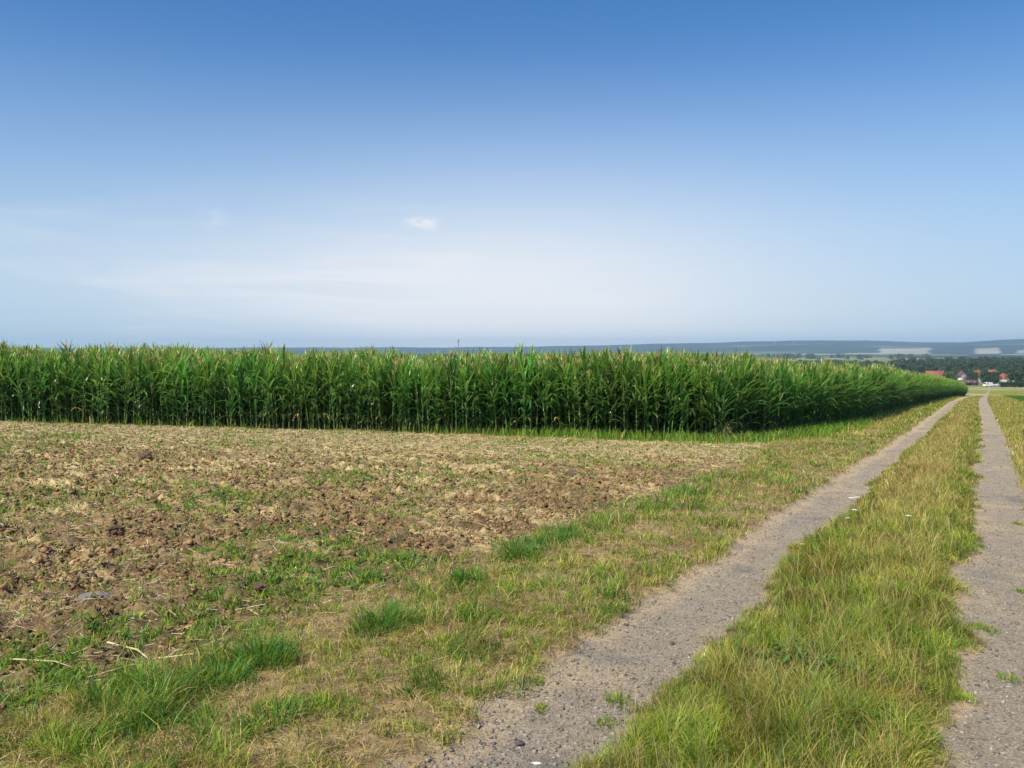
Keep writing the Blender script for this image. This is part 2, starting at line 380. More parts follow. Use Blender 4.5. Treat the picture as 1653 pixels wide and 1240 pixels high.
# ------------------------------------------------------------------ haze: real air around everything
hz = bpy.data.materials.new('haze'); hz.use_nodes = True; t = hz.node_tree; t.nodes.clear()
o_ = t.nodes.new('ShaderNodeOutputMaterial'); pv = t.nodes.new('ShaderNodeVolumePrincipled')
pv.inputs['Color'].default_value = (.52, .75, 1.0, 1); pv.inputs['Density'].default_value = 1.12e-4; pv.inputs['Anisotropy'].default_value = .1
t.links.new(pv.outputs[0], o_.inputs['Volume'])
def box_mesh(name, x0, x1, y0, y1, z0, z1, mat):
    v = [(x, y, z) for x in (x0, x1) for y in (y0, y1) for z in (z0, z1)]
    f = [(0, 1, 3, 2), (4, 6, 7, 5), (0, 4, 5, 1), (2, 3, 7, 6), (0, 2, 6, 4), (1, 5, 7, 3)]
    return mesh_np(name, v, [f], mat)
tag(link('haze', box_mesh('haze', -10500, 10500, -10500, 10500, -37.5, 108, hz)), 'blue summer haze over the valley', 'haze', kind='stuff')

# ------------------------------------------------------------------ grass blades
def blades(u, v, hgt, wid, lean, col, seed=0, segs=3, zoff=0, flat=0., tipcol=None):
    r = np.random.default_rng(seed); n = len(u)
    x, y = uv2w(u, v); z = height(u, v) + zoff - .005
    a = 5 * pi * fbm(u, v, .22, 200 + seed, 2) + r.normal(0, 1.15, n); fa = r.uniform(0, 2 * pi, n)
    dx, dy = np.cos(a), np.sin(a)                      # lean direction
    wx, wy = np.cos(fa), np.sin(fa)
    lv = [0, .38, .72, 1.] if segs == 3 else [0, .55, 1.]
    P = []; CC = []
    for i, t_ in enumerate(lv):
        off = lean * hgt * (t_ ** 1.8); hh = hgt * (t_ - flat * t_ * t_) * np.sqrt(np.clip(1 - (lean * .75 * t_) ** 2, .12, 1))
        cx, cy, cz = x + dx * off, y + dy * off, z + hh
        ww = wid * (.5 if i else .42) * (1 - .35 * t_)
        cc = col if tipcol is None else col * (1 - t_) + tipcol * t_
        if i < len(lv) - 1:
            P += [np.stack([cx - wx * ww, cy - wy * ww, cz], -1), np.stack([cx + wx * ww, cy + wy * ww, cz], -1)]; CC += [cc, cc]
        else: P.append(np.stack([cx, cy, cz], -1)); CC.append(cc)
    k = len(P)
    Vt = np.stack(P, 1).reshape(-1, 3); Ct = np.stack(CC, 1).reshape(-1, 3)
    b = np.arange(n)[:, None] * k
    qs = [b + np.array([[2 * i, 2 * i + 1, 2 * i + 3, 2 * i + 2]]) for i in range(len(lv) - 2)]
    tri = b + np.array([[k - 3, k - 2, k - 1]])
    return Vt, np.concatenate(qs), tri, Ct

def join(parts):
    V, Qd, T, Cc, o = [], [], [], [], 0
    for a, b, c, d in parts:
        V.append(a); Qd.append(b + o); T.append(c + o); Cc.append(d); o += len(a)
    return np.concatenate(V), np.concatenate(Qd), np.concatenate(T), np.concatenate(Cc)

def scatter(n, u0, u1, v0, v1, prob, seed, power=1.0):
    """sample denser towards the near end: area density falls as distance**-power*2"""
    r = np.random.default_rng(seed)
    q = r.random(n)
    if power: u = u0 * (u1 / u0) ** q if power == 1 else (u0 ** (1 - power) + q * (u1 ** (1 - power) - u0 ** (1 - power))) ** (1 / (1 - power))
    else: u = u0 + q * (u1 - u0)
    v = r.uniform(v0, v1, n)
    k = r.random(n) < prob(u, v)
    return u[k], v[k]

def mixc(n, pal, wts, seed, jit=.18):
    r = np.random.default_rng(seed); i = r.choice(len(pal), n, p=np.array(wts) / sum(wts))
    c = np.array(pal)[i] * (1 + r.normal(0, jit, (n, 1))); return np.clip(c, .01, .8)

G1 = (.170, .290, .028); G2 = (.300, .385, .038); G3 = (.065, .140, .025); OL = (.42, .37, .06); DRY = (.70, .54, .21); DR2 = (.42, .29, .12); BL = (.11, .30, .05)

def wid_at(u, v, w0): return w0 * np.clip(np.hypot(u, v) / 5.5, .8, 12) ** .8

# -- centre strip
def p_strip(u, v):
    tl, tr, s, vl, vr, fl, fr = zone(u, v); return s * (.35 + .65 * sst(.38, .56, fbm(u, v, .13, 115, 2)))
u, v = scatter(420000, 1.6, 150, -.1, 2.6, p_strip, 101, 1.5)
n = len(u); mid = np.clip((v - rt_l(u)) / (lt_r(u) - rt_l(u)), 0, 1)
patchn = .55 * fbm(u, v, .55, 111, 3) + .45 * fbm(u, v, .14, 116, 2)
r_ = np.random.default_rng(5)
core = np.sin(mid * pi) ** .6
h = (.055 + .11 * core) * (.05 + 1.8 * patchn) * r_.uniform(.55, 1.35, n) * (1 - .25 * sst(20, 60, u))
cg = mixc(n, [G1, G2, G3, OL, DR2], [.34, .30, .18, .14, .05], 1)
cd = mixc(n, [OL, DRY, DR2, G2], [.34, .34, .2, .12], 2)
dryw = np.clip(sst(8.5, 13, u) * sst(.15, .4, mid) * sst(1.0, .72, mid) * .75 * sst(60, 30, u) + sst(.50, .64, fbm(u, v, .30, 113, 3)) * .45 + .35 * sst(35, 70, u), 0, .85)
sel = r_.random(n) < dryw
col = np.where(sel[:, None], cd, cg)
cl_ = fbm(u, v, .15, 171, 2); brn = sst(.56, .66, fbm(u, v, .28, 172, 2)) * .6; col = np.where((r_.random(n) < brn)[:, None], col * [.75, .52, .55], col) * (.50 + 1.0 * cl_)[:, None]
pA = blades(u, v, h, wid_at(u, v, .0036), r_.uniform(.15, 1.4, n), col, 3, tipcol=col * 1.15)
# seed stalks
u, v = scatter(26000, 2., 110, -.05, 2.4, p_strip, 102, 1.3)
n = len(u); mid = np.clip((v - rt_l(u)) / (lt_r(u) - rt_l(u)), 0, 1); k = np.sin(mid * pi) > r_.random(n) * .9; u = u[k]; v = v[k]; n = len(u)
pB = blades(u, v, r_.uniform(.13, .32, n) * (1 - .2 * sst(15, 50, u)), wid_at(u, v, .0022), r_.uniform(.05, .7, n), mixc(n, [DRY, OL, DR2, (.30, .20, .10)], [.45, .3, .15, .1], 4), 6, tipcol=mixc(n, [DRY, (.5, .4, .24)], [.6, .4], 8))
Vt, Qt, Tt, Ct = join([pA, pB])
tag(link('grass', mesh_np('grass', Vt, [Qt, Tt], M_grass, Ct)), 'tall olive and straw-coloured grass strip growing between the two wheel tracks', 'grass', kind='stuff')

# -- left verge
def p_verge(u, v):
    tl, tr, s, vl, vr, fl, fr = zone(u, v)
    return vl * (.20 + .80 * sst(.40, .58, fbm(u, v, .13, 122, 2))) * (.42 + .58 * sst(.38, .56, fbm(u, v, .38, 121, 3) + .10 * np.exp(-((v - 3.5) / .35) ** 2) * sst(4.5, 7, u)))
u, v = scatter(300000, 1.5, 170, 1.95, 5.2, p_verge, 103, 1.5)
n = len(u); r_ = np.random.default_rng(9)
pn = fbm(u, v, .5, 123, 3)
lush = sst(.5, .66, pn) * .5 + .65 * np.exp(-((v - 3.45) / .32) ** 2) * sst(4.8, 6.2, u) * sst(14, 11, u)
h = (.03 + .055 * pn + .06 * lush) * r_.uniform(.5, 1.4, n) * (1 + .8 * sst(15, 60, u))
cg = mixc(n, [G1, G2, G3, OL, DRY], [.30, .30, .16, .16, .08], 11); cl = mixc(n, [BL, G1, G3], [.4, .4, .2], 12); cd = mixc(n, [OL, DRY, DR2, G2], [.3, .35, .2, .15], 13)
dryw = sst(.50, .64, fbm(u, v, .33, 126, 3)) * .5 + .7 * sst(22, 30, u) * sst(2.6, 3.3, v - cv(u))
q = r_.random(n); col = np.where((q < dryw)[:, None], cd, np.where((r_.random(n) < lush)[:, None], cl, cg))
cl_ = fbm(u, v, .13, 173, 2); h = h * (.35 + 1.3 * cl_); col = col * (.45 + 1.05 * cl_)[:, None]
pA = blades(u, v, h, wid_at(u, v, .0044), r_.uniform(.2, 1.15, n), col, 15)
# thatch: dry flattened blades
u, v = scatter(34000, 1.5, 60, 1.95, 4.8, lambda a, b: zone(a, b)[3], 104, 1.5); n = len(u)
pB = blades(u, v, r_.uniform(.04, .13, n), wid_at(u, v, .0038), r_.uniform(.9, 1.5, n), mixc(n, [DRY, DR2, (.5, .43, .27)], [.5, .3, .2], 16), 17, flat=.55)
Vt, Qt, Tt, Ct = join([pA, pB])
tag(link('grass', mesh_np('grass', Vt, [Qt, Tt], M_grass, Ct)), 'short patchy green and dry grass on the verge between track and stubble field', 'grass', kind='stuff')

# -- right verge and meadow
u, v = scatter(130000, 8, 330, -9, -.4, lambda a, b: np.clip(zone(a, b)[4] + zone(a, b)[6], 0, 1) * (a * .47 > -b * .9), 105, 1.45)
n = len(u); r_ = np.random.default_rng(19); fr_ = sst(-2.5, -3.4, v)
cg = mixc(n, [OL, DRY, G2, DR2, G1], [.3, .25, .2, .1, .15], 21); cl = mixc(n, [G1, (.07, .19, .035), G3], [.3, .5, .2], 22)
col = np.where((r_.random(n) < fr_ * sst(215, 190, u))[:, None], cl, cg)
h = r_.uniform(.05, .16, n) * (1 + .6 * fr_)
Vt, Qt, Tt, Ct = blades(u, v, h, wid_at(u, v, .0055), r_.uniform(.1, .9, n), col, 23, segs=2)
tag(link('grass', mesh_np('grass', Vt, [Qt, Tt], M_grass, Ct)), 'low straw-tinged grass along the right side of the right wheel track', 'grass', kind='stuff')

# -- weeds / sprouts in the field
def p_weed(u, v):
    return sst(verge_l(u) - .1, verge_l(u) + .3, v) * (green_band(u, v) * .95 + .11) * (front_d(u, v) < -.1) * sst(.42, .56, fbm(u, v, .12, 131, 2))
u, v = scatter(1000000, 1.3, 22, 3.2, 24, p_weed, 106, 1.0)
n = len(u); r_ = np.random.default_rng(29)
h = r_.uniform(.025, .08, n)
col = mixc(n, [G1, G2, BL, (.18, .34, .05), OL], [.3, .2, .2, .2, .1], 31)
pW = blades(u, v, h, wid_at(u, v, .0085), r_.uniform(.3, 1.3, n), col, 33, segs=2, zoff=.006)
# weeds and volunteers hugging the foot of the maize, thicker at the corner
def p_foot(u, v):
    d = np.minimum(front_d(u, v), v - side_v(u)); w_ = sst(17.5, 20.5, u) * sst(36, 29, u); return np.exp(-((d + .15 + .25 * w_) / (.22 + .28 * w_)) ** 2) * (.12 + .88 * w_) * sst(.35, .55, fbm(u, v, .5, 135, 2) + .1)
u, v = scatter(420000, 13, 40, 3.3, 26, p_foot, 107, 0); n = len(u)
col = mixc(n, [G1, (.12, .32, .04), G2, DRY], [.30, .42, .2, .08], 37)
pF = blades(u, v, r_.uniform(.08, .34, n), wid_at(u, v, .006), r_.uniform(.1, .8, n), col, 39, segs=2)
Vt, Qt, Tt, Ct = join([pW, pF])
tag(link('weeds', mesh_np('weeds', Vt, [Qt, Tt], M_grass, Ct)), 'scattered green weeds sprouting from the stubble field and at the foot of the maize', 'weeds', kind='stuff')

# ------------------------------------------------------------------ straw litter
def p_straw(u, v):
    fl = sst(verge_l(u) - .4, verge_l(u) + .3, v) * (front_d(u, v) < .4)
    return fl * np.clip(.32 + .8 * sst(-6.5, -1.5, front_d(u, v)) + .5 * sst(.5, .65, fbm(u * 2.2, v * .5, .9, 79, 3)), 0, 1)
u, v = scatter(260000, 1.4, 23, 2.4, 26, p_straw, 108, .9)
n = len(u); r_ = np.random.default_rng(43); st_ = 1 + .8 * sst(-6, -2, front_d(u, v)); ln = st_ * r_.uniform(.03, .16, n) * r_.uniform(.5, 1.2, n); wd = wid_at(u, v, .0036) * r_.uniform(.6, 1.3, n)
x, y = uv2w(u, v); z = height(u, v) + r_.uniform(.002, .02, n); a = r_.uniform(0, pi, n)
dx, dy = np.cos(a) * ln / 2, np.sin(a) * ln / 2; nx, ny = -np.sin(a) * wd / 2, np.cos(a) * wd / 2; tz = r_.normal(0, .16, n) * ln / 2; tw = r_.normal(0, .4, n) * wd
Vs = np.stack([np.stack([x - dx - nx, y - dy - ny, z - tz], -1), np.stack([x + dx - nx, y + dy - ny, z + tz], -1), np.stack([x + dx + nx, y + dy + ny, z + tz + tw], -1), np.stack([x - dx + nx, y - dy + ny, z - tz + tw], -1)], 1).reshape(-1, 3)
cs = mixc(n, [(.56, .46, .27), (.44, .33, .18), (.62, .54, .36), (.28, .19, .11)], [.4, .3, .15, .15], 44)
tag(link('straw', mesh_np('straw', Vs, [np.arange(4 * n).reshape(-1, 4)], M_straw, np.repeat(cs, 4, 0))), 'dry straw and chopped stalks littering the stubble field', 'straw', kind='stuff')

# ------------------------------------------------------------------ clods and pebbles (beyond counting)
def ico():
    p = (1 + 5 ** .5) / 2
    v = np.array([(-1, p, 0), (1, p, 0), (-1, -p, 0), (1, -p, 0), (0, -1, p), (0, 1, p), (0, -1, -p), (0, 1, -p), (p, 0, -1), (p, 0, 1), (-p, 0, -1), (-p, 0, 1)], float)
    v /= np.linalg.norm(v[0])
    f = np.array([(0, 11, 5), (0, 5, 1), (0, 1, 7), (0, 7, 10), (0, 10, 11), (1, 5, 9), (5, 11, 4), (11, 10, 2), (10, 7, 6), (7, 1, 8), (3, 9, 4), (3, 4, 2), (3, 2, 6), (3, 6, 8), (3, 8, 9), (4, 9, 5), (2, 4, 11), (6, 2, 10), (8, 6, 7), (9, 8, 1)])
    return v, f
IV, IF = ico()
def lumps(u, v, sz, col, seed, flat=.65, sink=.25):
    r = np.random.default_rng(seed); n = len(u); x, y = uv2w(u, v); z = height(u, v)
    P = IV[None] * (1 + r.normal(0, .34, (n, 12, 1))) * sz[:, None, None] * np.stack([r.uniform(.7, 1.3, n), r.uniform(.7, 1.3, n), r.uniform(flat * .7, flat * 1.2, n)], -1)[:, None, :]
    a = r.uniform(0, 2 * pi, n)[:, None]; px_, py_ = P[..., 0] * np.cos(a) - P[..., 1] * np.sin(a), P[..., 0] * np.sin(a) + P[..., 1] * np.cos(a)
    P = np.stack([px_ + x[:, None], py_ + y[:, None], P[..., 2] + (z + sz * flat * (1 - 2 * sink) * .5)[:, None]], -1)
    F = IF[None] + (np.arange(n) * 12)[:, None, None]
    return P.reshape(-1, 3), F.reshape(-1, 3), np.repeat(col, 12, 0)
u, v = scatter(260000, 1.4, 19, 3.2, 22, lambda a, b: clod_amt(a, b) * (1 - .45 * green_band(a, b)) * sst(.34, .56, fbm(a, b, .35, 141, 3)), 109, .9)
n = len(u); r_ = np.random.default_rng(51); sz = (.0048 + .022 * r_.random(n) ** 3.8 + .0016 * np.hypot(u, v) / 6) * (.72 + .28 * sst(4.5, 9, np.hypot(u, v)))
Vt, Tt, Ct = lumps(u, v, sz, mixc(n, [SOIL * 1.05, SOIL * .85, SOIL * 1.4, SOILD * 1.2], [.34, .26, .14, .26], 52, .18), 53, flat=.85, sink=.12)
tag(link('soil_crumbs', mesh_np('soil_crumbs', Vt, [Tt], M_clod, Ct)), 'crumbs and clods of brown soil strewn over the stubble field', 'soil', kind='stuff')
def p_peb(a, b):
    t_ = zone(a, b); return np.clip(t_[0] + t_[1], 0, 1)
u, v = scatter(120000, 1.8, 30, -.65, 2.2, p_peb, 110, 1.3)
n = len(u); sz = .002 + .0105 * r_.random(n) ** 6.5
Vt, Tt, Ct = lumps(u, v, sz, mixc(n, [GRAV * 1.1, GRAV * .8, (.36, .33, .28), (.15, .135, .125)], [.45, .35, .08, .12], 55, .10), 56)
tag(link('gravel', mesh_np('gravel', Vt, [Tt], M_clod, Ct)), 'small stones lying loose on the wheel tracks', 'gravel', kind='stuff')

# ------------------------------------------------------------------ maize
M_leaf = None
def leaf_material():
    m, t, b = nodes_mat('maize_leaf'); n = t.nodes; l = t.links
    a = n.new('ShaderNodeAttribute'); a.attribute_name = 'Col'
    oi = n.new('ShaderNodeObjectInfo')
    mr = n.new('ShaderNodeMapRange'); mr.inputs['To Min'].default_value = .62; mr.inputs['To Max'].default_value = 1.45; l.new(oi.outputs['Random'], mr.inputs['Value'])
    hsn = n.new('ShaderNodeHueSaturation'); l.new(a.outputs['Color'], hsn.inputs['Color']); l.new(mr.outputs[0], hsn.inputs['Value'])
    m2 = n.new('ShaderNodeMapRange'); m2.inputs['To Min'].default_value = .535; m2.inputs['To Max'].default_value = .475
    mm = n.new('ShaderNodeMath'); mm.operation = 'FRACT'; m3 = n.new('ShaderNodeMath'); m3.operation = 'MULTIPLY'; m3.inputs[1].default_value = 7.31
    l.new(oi.outputs['Random'], m3.inputs[0]); l.new(m3.outputs[0], mm.inputs[0]); l.new(mm.outputs[0], m2.inputs['Value']); l.new(m2.outputs[0], hsn.inputs['Hue'])
    l.new(hsn.outputs[0], b.inputs['Base Color']); b.inputs['Roughness'].default_value = .30; b.inputs['Specular IOR Level'].default_value = .5
    tr = n.new('ShaderNodeBsdfTranslucent'); ms = n.new('ShaderNodeMixShader'); ms.inputs[0].default_value = .42
    h2 = n.new('ShaderNodeHueSaturation'); h2.inputs['Hue'].default_value = .485; h2.inputs['Value'].default_value = 1.5; l.new(hsn.outputs[0], h2.inputs['Color'])
    l.new(h2.outputs[0], tr.inputs['Color']); l.new(b.outputs[0], ms.inputs[1]); l.new(tr.outputs[0], ms.inputs[2])
    l.new(ms.outputs[0], n['Material Output'].inputs['Surface']); return m
M_leaf = leaf_material()
M_stalk = plain_mat('maize_stalk', (.15, .23, .06), .5, .3, .25, 8)
M_tassel = plain_mat('maize_tassel', (.56, .50, .22), .8, .2, .2, 30, .3)
M_husk = plain_mat('maize_husk', (.17, .26, .07), .6, .2, .2, 20, .15)
M_silk = plain_mat('maize_silk', (.16, .07, .03), .9, .1, .2, 40)

def tube(pts, rad, k=5):
    V = []; F = []
    for i, (p, r) in enumerate(zip(pts, rad)):
        for j in range(k): V.append((p[0] + r * cos(2 * pi * j / k), p[1] + r * sin(2 * pi * j / k), p[2]))
    for i in range(len(pts) - 1):
        for j in range(k): F.append((i * k + j, i * k + (j + 1) % k, (i + 1) * k + (j + 1) % k, (i + 1) * k + j))
    return V, F

def maize(seed):
    r = random.Random(seed); Hs = 1.78 + r.uniform(-.05, .08)
    bx, by = r.uniform(-.04, .04), r.uniform(-.04, .04)
    cen = lambda z: (bx * (z / Hs) ** 2, by * (z / Hs) ** 2, z)
    zs = [0, .4, .8, 1.2, 1.55, Hs]
    sV, sF = tube([cen(z) for z in zs], [.014, .013, .012, .010, .008, .005])
    lv, lf, lc = [], [], []
    base_a = r.uniform(0, 2 * pi); nl = 18
    for i in range(nl):
        f = i / (nl - 1); z0 = .16 + (Hs - .24) * f ** .92; a = base_a + (i % 2) * pi + r.gauss(0, .42)
        Lg = (.50 + .36 * sin(pi * min(1, f * .9 + .14))) * r.uniform(.85, 1.12) * (1 if f < .85 else .78)
        Wd = (.042 + .024 * sin(pi * min(1, f + .1))) * r.uniform(.9, 1.1)
        th0 = R(r.uniform(8, 22) if f > .6 else r.uniform(22, 42))              # from the vertical
        bend = R(r.uniform(8, 45) if f > .72 else (r.uniform(25, 100) if f > .4 else r.uniform(60, 145)))
        dead = i == 1 and seed == 7
        if dead: bend = R(r.uniform(120, 150)); Lg *= .7
        x, y, z = cen(z0); ns = 8; tw = r.uniform(-.5, .5); side_bend = r.uniform(-.35, .35); b0 = len(lv)
        top = (.155, .300, .052); lowc = (.024, .084, .024)  # low leaves coloured darker: shade inside the crop painted into them
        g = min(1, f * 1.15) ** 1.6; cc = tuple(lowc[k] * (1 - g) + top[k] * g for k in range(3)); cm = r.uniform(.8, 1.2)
        if dead: cc = (.38, .30, .13)
        aa = a
        for s in range(ns + 1):
            q = s / ns; th = th0 + bend * q ** 1.5; aa = a + side_bend * q
            wv = Wd * (1.0 if q < .02 else min(1, .45 + 2.2 * q)) * (1 - q ** 2.6) ** .8 * .5 + .001
            dx, dy = cos(aa) * sin(th), sin(aa) * sin(th); dz = cos(th)
            sx, sy = -sin(aa), cos(aa)
            ux, uy, uz = -cos(aa) * cos(th), -sin(aa) * cos(th), sin(th)         # leaf's upper side
            ro = tw * q; ww = .012 * sin(q * 15 + seed + i) * (1 - q)
            cr_, sr_ = cos(ro), sin(ro)
            ex, ey, ez = sx * cr_ + ux * sr_, sy * cr_ + uy * sr_, uz * sr_
            lift = .32 * wv
            lv += [(x + ex * wv + ux * (lift + ww), y + ey * wv + uy * (lift + ww), z + ez * wv + uz * (lift + ww)), (x, y, z), (x - ex * wv + ux * (lift - ww), y - ey * wv + uy * (lift - ww), z - ez * wv + uz * (lift - ww))]
            for k3 in range(3):
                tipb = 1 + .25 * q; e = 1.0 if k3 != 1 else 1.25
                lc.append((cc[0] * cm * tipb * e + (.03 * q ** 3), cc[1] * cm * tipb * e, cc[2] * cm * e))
            st = Lg / ns; x += dx * st; y += dy * st; z += dz * st; z = max(z, .02)
        for s in range(ns):
            for k2 in (0, 1):
                i0 = b0 + s * 3 + k2; lf.append((i0, i0 + 1, i0 + 4, i0 + 3))
    tv, tf = [], []
    cx, cy, cz = cen(Hs)
    nb = 10 if seed % 3 else 5
    for i in range(nb):
        a = r.uniform(0, 2 * pi); sp_ = 0.05 if i == 0 else r.uniform(.25, .65); ln = .30 if i == 0 else r.uniform(.13, .22); z0 = cz - .03 + (0 if i == 0 else r.uniform(0, .10))
        b0 = len(tv); rad = .008
        for s in range(4):
            q = s / 3; off = ln * sin(sp_) * q; zz = z0 + ln * cos(sp_) * q - .03 * q * q * (i > 0)
            rr_ = rad * (1 if s < 3 else .4)
            for j in range(3): tv.append((cx + cos(a) * off + rr_ * cos(j * 2.094), cy + sin(a) * off + rr_ * sin(j * 2.094), zz))
        for s in range(3):
            for j in range(3): tf.append((b0 + s * 3 + j, b0 + s * 3 + (j + 1) % 3, b0 + s * 3 + 3 + (j + 1) % 3, b0 + s * 3 + 3 + j))
    # ear: husked cob leaning from the stalk with its silk
    ev, ef = [], []; a = base_a + r.uniform(.3, 1); z0 = .82 + r.uniform(-.08, .1); k = 6
    prof_ = [(0, .012), (.05, .024), (.12, .027), (.18, .020), (.225, .008)]
    for d, rr_ in prof_:
        c = (cos(a) * (.015 + d * .35), sin(a) * (.015 + d * .35), z0 + d * .93)
        for j in range(k): ev.append((c[0] + rr_ * cos(j * 2 * pi / k), c[1] + rr_ * sin(j * 2 * pi / k), c[2]))
    for s in range(4):
        for j in range(k): ef.append((s * k + j, s * k + (j + 1) % k, (s + 1) * k + (j + 1) % k, (s + 1) * k + j))
    kv, kf = tube([(cos(a) * .095, sin(a) * .095, z0 + .205), (cos(a) * .105, sin(a) * .105, z0 + .235), (cos(a) * .125, sin(a) * .125, z0 + .245)], [.008, .012, .004], 5)
    return dict(stalk=(sV, sF), foliage=(lv, lf, lc), tassel=(tv, tf), ear=(ev, ef), silk=(kv, kf))

NV = 12
MZ = []
for s in range(NV):
    d = maize(s + 3)
    meshes = {'stalk': mesh_np('stalk', d['stalk'][0], [d['stalk'][1]], M_stalk, smooth=True),
              'foliage': mesh_np('foliage', d['foliage'][0], [d['foliage'][1]], M_leaf, np.array(d['foliage'][2]), smooth=True),
              'tassel': mesh_np('tassel', d['tassel'][0], [d['tassel'][1]], M_tassel),
              'ear': mesh_np('ear', d['ear'][0], [d['ear'][1]], M_husk, smooth=True),
              'silk': mesh_np('silk', d['silk'][0], [d['silk'][1]], M_silk)}
    # the same plant welded into one mesh for the depth of the field
    VV_, FF_, MI, CC_ = [], [], [], []; o = 0
    for mi, key in enumerate(('stalk', 'foliage', 'tassel', 'ear')):
        vv, ff = d[key][0], np.array(d[key][1]); VV_ += list(vv); FF_.append(ff + o); MI += [mi] * len(ff); o += len(vv)
        CC_ += list(d[key][2]) if key == 'foliage' else [(1, 1, 1)] * len(vv)
    whole = mesh_np('maize_whole', np.array(VV_), [np.concatenate(FF_)], [M_stalk, M_leaf, M_tassel, M_husk], np.array(CC_), MI, smooth=True)
    MZ.append((meshes, whole))

def hscale(u, v): return 1.02 + .22 * (fbm(u, v, 2.2, 151, 3) - .42) + 0 * u
pos = []      # (u, v)
r_ = np.random.default_rng(61)
Lf = np.linalg.norm(FB - FA)
def rows_front(d, sp):
    s = np.arange(-8, Lf + 26, sp); s = s + r_.normal(0, sp * .3, len(s)); dd = d + r_.normal(0, .05, len(s))
    P = FA[None] + s[:, None] * fdir[None] + dd[:, None] * fnor[None]; return P
edge = [rows_front(.0, .13)]
deep = [rows_front(.55 * k, .17) for k in range(1, 9)]
def rows_side(off, sp, u1=UEND):
    uu = np.arange(18, u1, sp); uu = uu + r_.normal(0, sp * .3, len(uu)); return np.stack([uu, side_v(uu) + off + r_.normal(0, .05, len(uu))], -1)
E = np.concatenate([edge[0], rows_side(.0, .17)])
keepE = (front_d(E[:, 0], E[:, 1]) > -.12) & (E[:, 1] > side_v(E[:, 0]) - .12) & (E[:, 0] < UEND)
E = E[keepE]
D_ = np.concatenate(deep + [rows_side(.62 * k, .19) for k in range(1, 12)] + [np.stack([np.full(200, UEND - .6 * k) + r_.normal(0, .06, 200), r_.uniform(3.4, 30, 200)], -1) for k in range(3)])
d1 = front_d(D_[:, 0], D_[:, 1]); keepD = (d1 > .3) & (D_[:, 1] > side_v(D_[:, 0]) + .3) & (D_[:, 0] < UEND)
D_ = D_[keepD]
rows = []
for k in range(90):
    v0 = 11.2 + k * .75
    uu = np.arange(14, min(UEND, 60 + 3 * k), .32 if k < 40 else .45); rows.append(np.stack([uu + r_.normal(0, .08, len(uu)), v0 + r_.normal(0, .05, len(uu))], -1))
I_ = np.concatenate(rows); I_ = I_[(front_d(I_[:, 0], I_[:, 1]) > 4.8) & (I_[:, 0] < UEND)]
ex, ey = uv2w(E[:, 0], E[:, 1])
inv = (np.abs(ex / ey) < .615)
dist = np.hypot(ex, ey); order = np.argsort(np.where(inv, dist, 1e9))[:300]
ind = np.zeros(len(E), bool); ind[order] = True

def seg_label(u, v, px):
    if u < 20.6 or v > side_v(u) + 1.0:
        if px < 365: return ('dark green maize plant in the front row, left of the rusty dry weed', 'maize plants left of the rusty weed')
        if px < 545: return ('green maize plant in the front row between the rusty and yellow dry weeds', 'maize plants between the two dry weeds')
        if px < 800: return ('tall maize plant in the front row just right of the yellow dry weed', 'maize plants right of the yellow weed')
        if px < 1050: return ('green maize plant in the front row behind the palest bare stubble', 'maize plants behind the pale stubble')
        return ('green maize plant in the front row beside the weedy field corner', 'maize plants beside the field corner')
    if px < 1300: return ('green maize plant rising from the weeds on the field corner by the verge', 'maize plants at the weedy field corner')
    return ('maize plant in the dark edge row running along the track verge', 'maize plants along the track verge')
ir = random.Random(3)
for i in np.where(ind)[0]:
    u, v = float(E[i, 0]), float(E[i, 1]); x, y = uv2w(u, v)
    z = float(height(np.array([u]), np.array([v]), False)[0]); s = float(hscale(np.array([u]), np.array([v]))[0]) * ir.uniform(.86, 1.12)
    t_ = empty('maize_plant', (x, y, z - .01), ir.uniform(0, 2 * pi), s)
    t_.rotation_euler.x = ir.gauss(0, .055); t_.rotation_euler.y = ir.gauss(0, .055)
    lab, grp = seg_label(u, v, 826.5 + 1378 * x / y); tag(t_, lab, 'maize plant', grp)
    ms = MZ[ir.randrange(NV)][0]
    for key in ('stalk', 'foliage', 'tassel', 'ear'):
        ch_ = link(key, ms[key], t_)
        if key == 'ear': link('silk', ms['silk'], ch_)

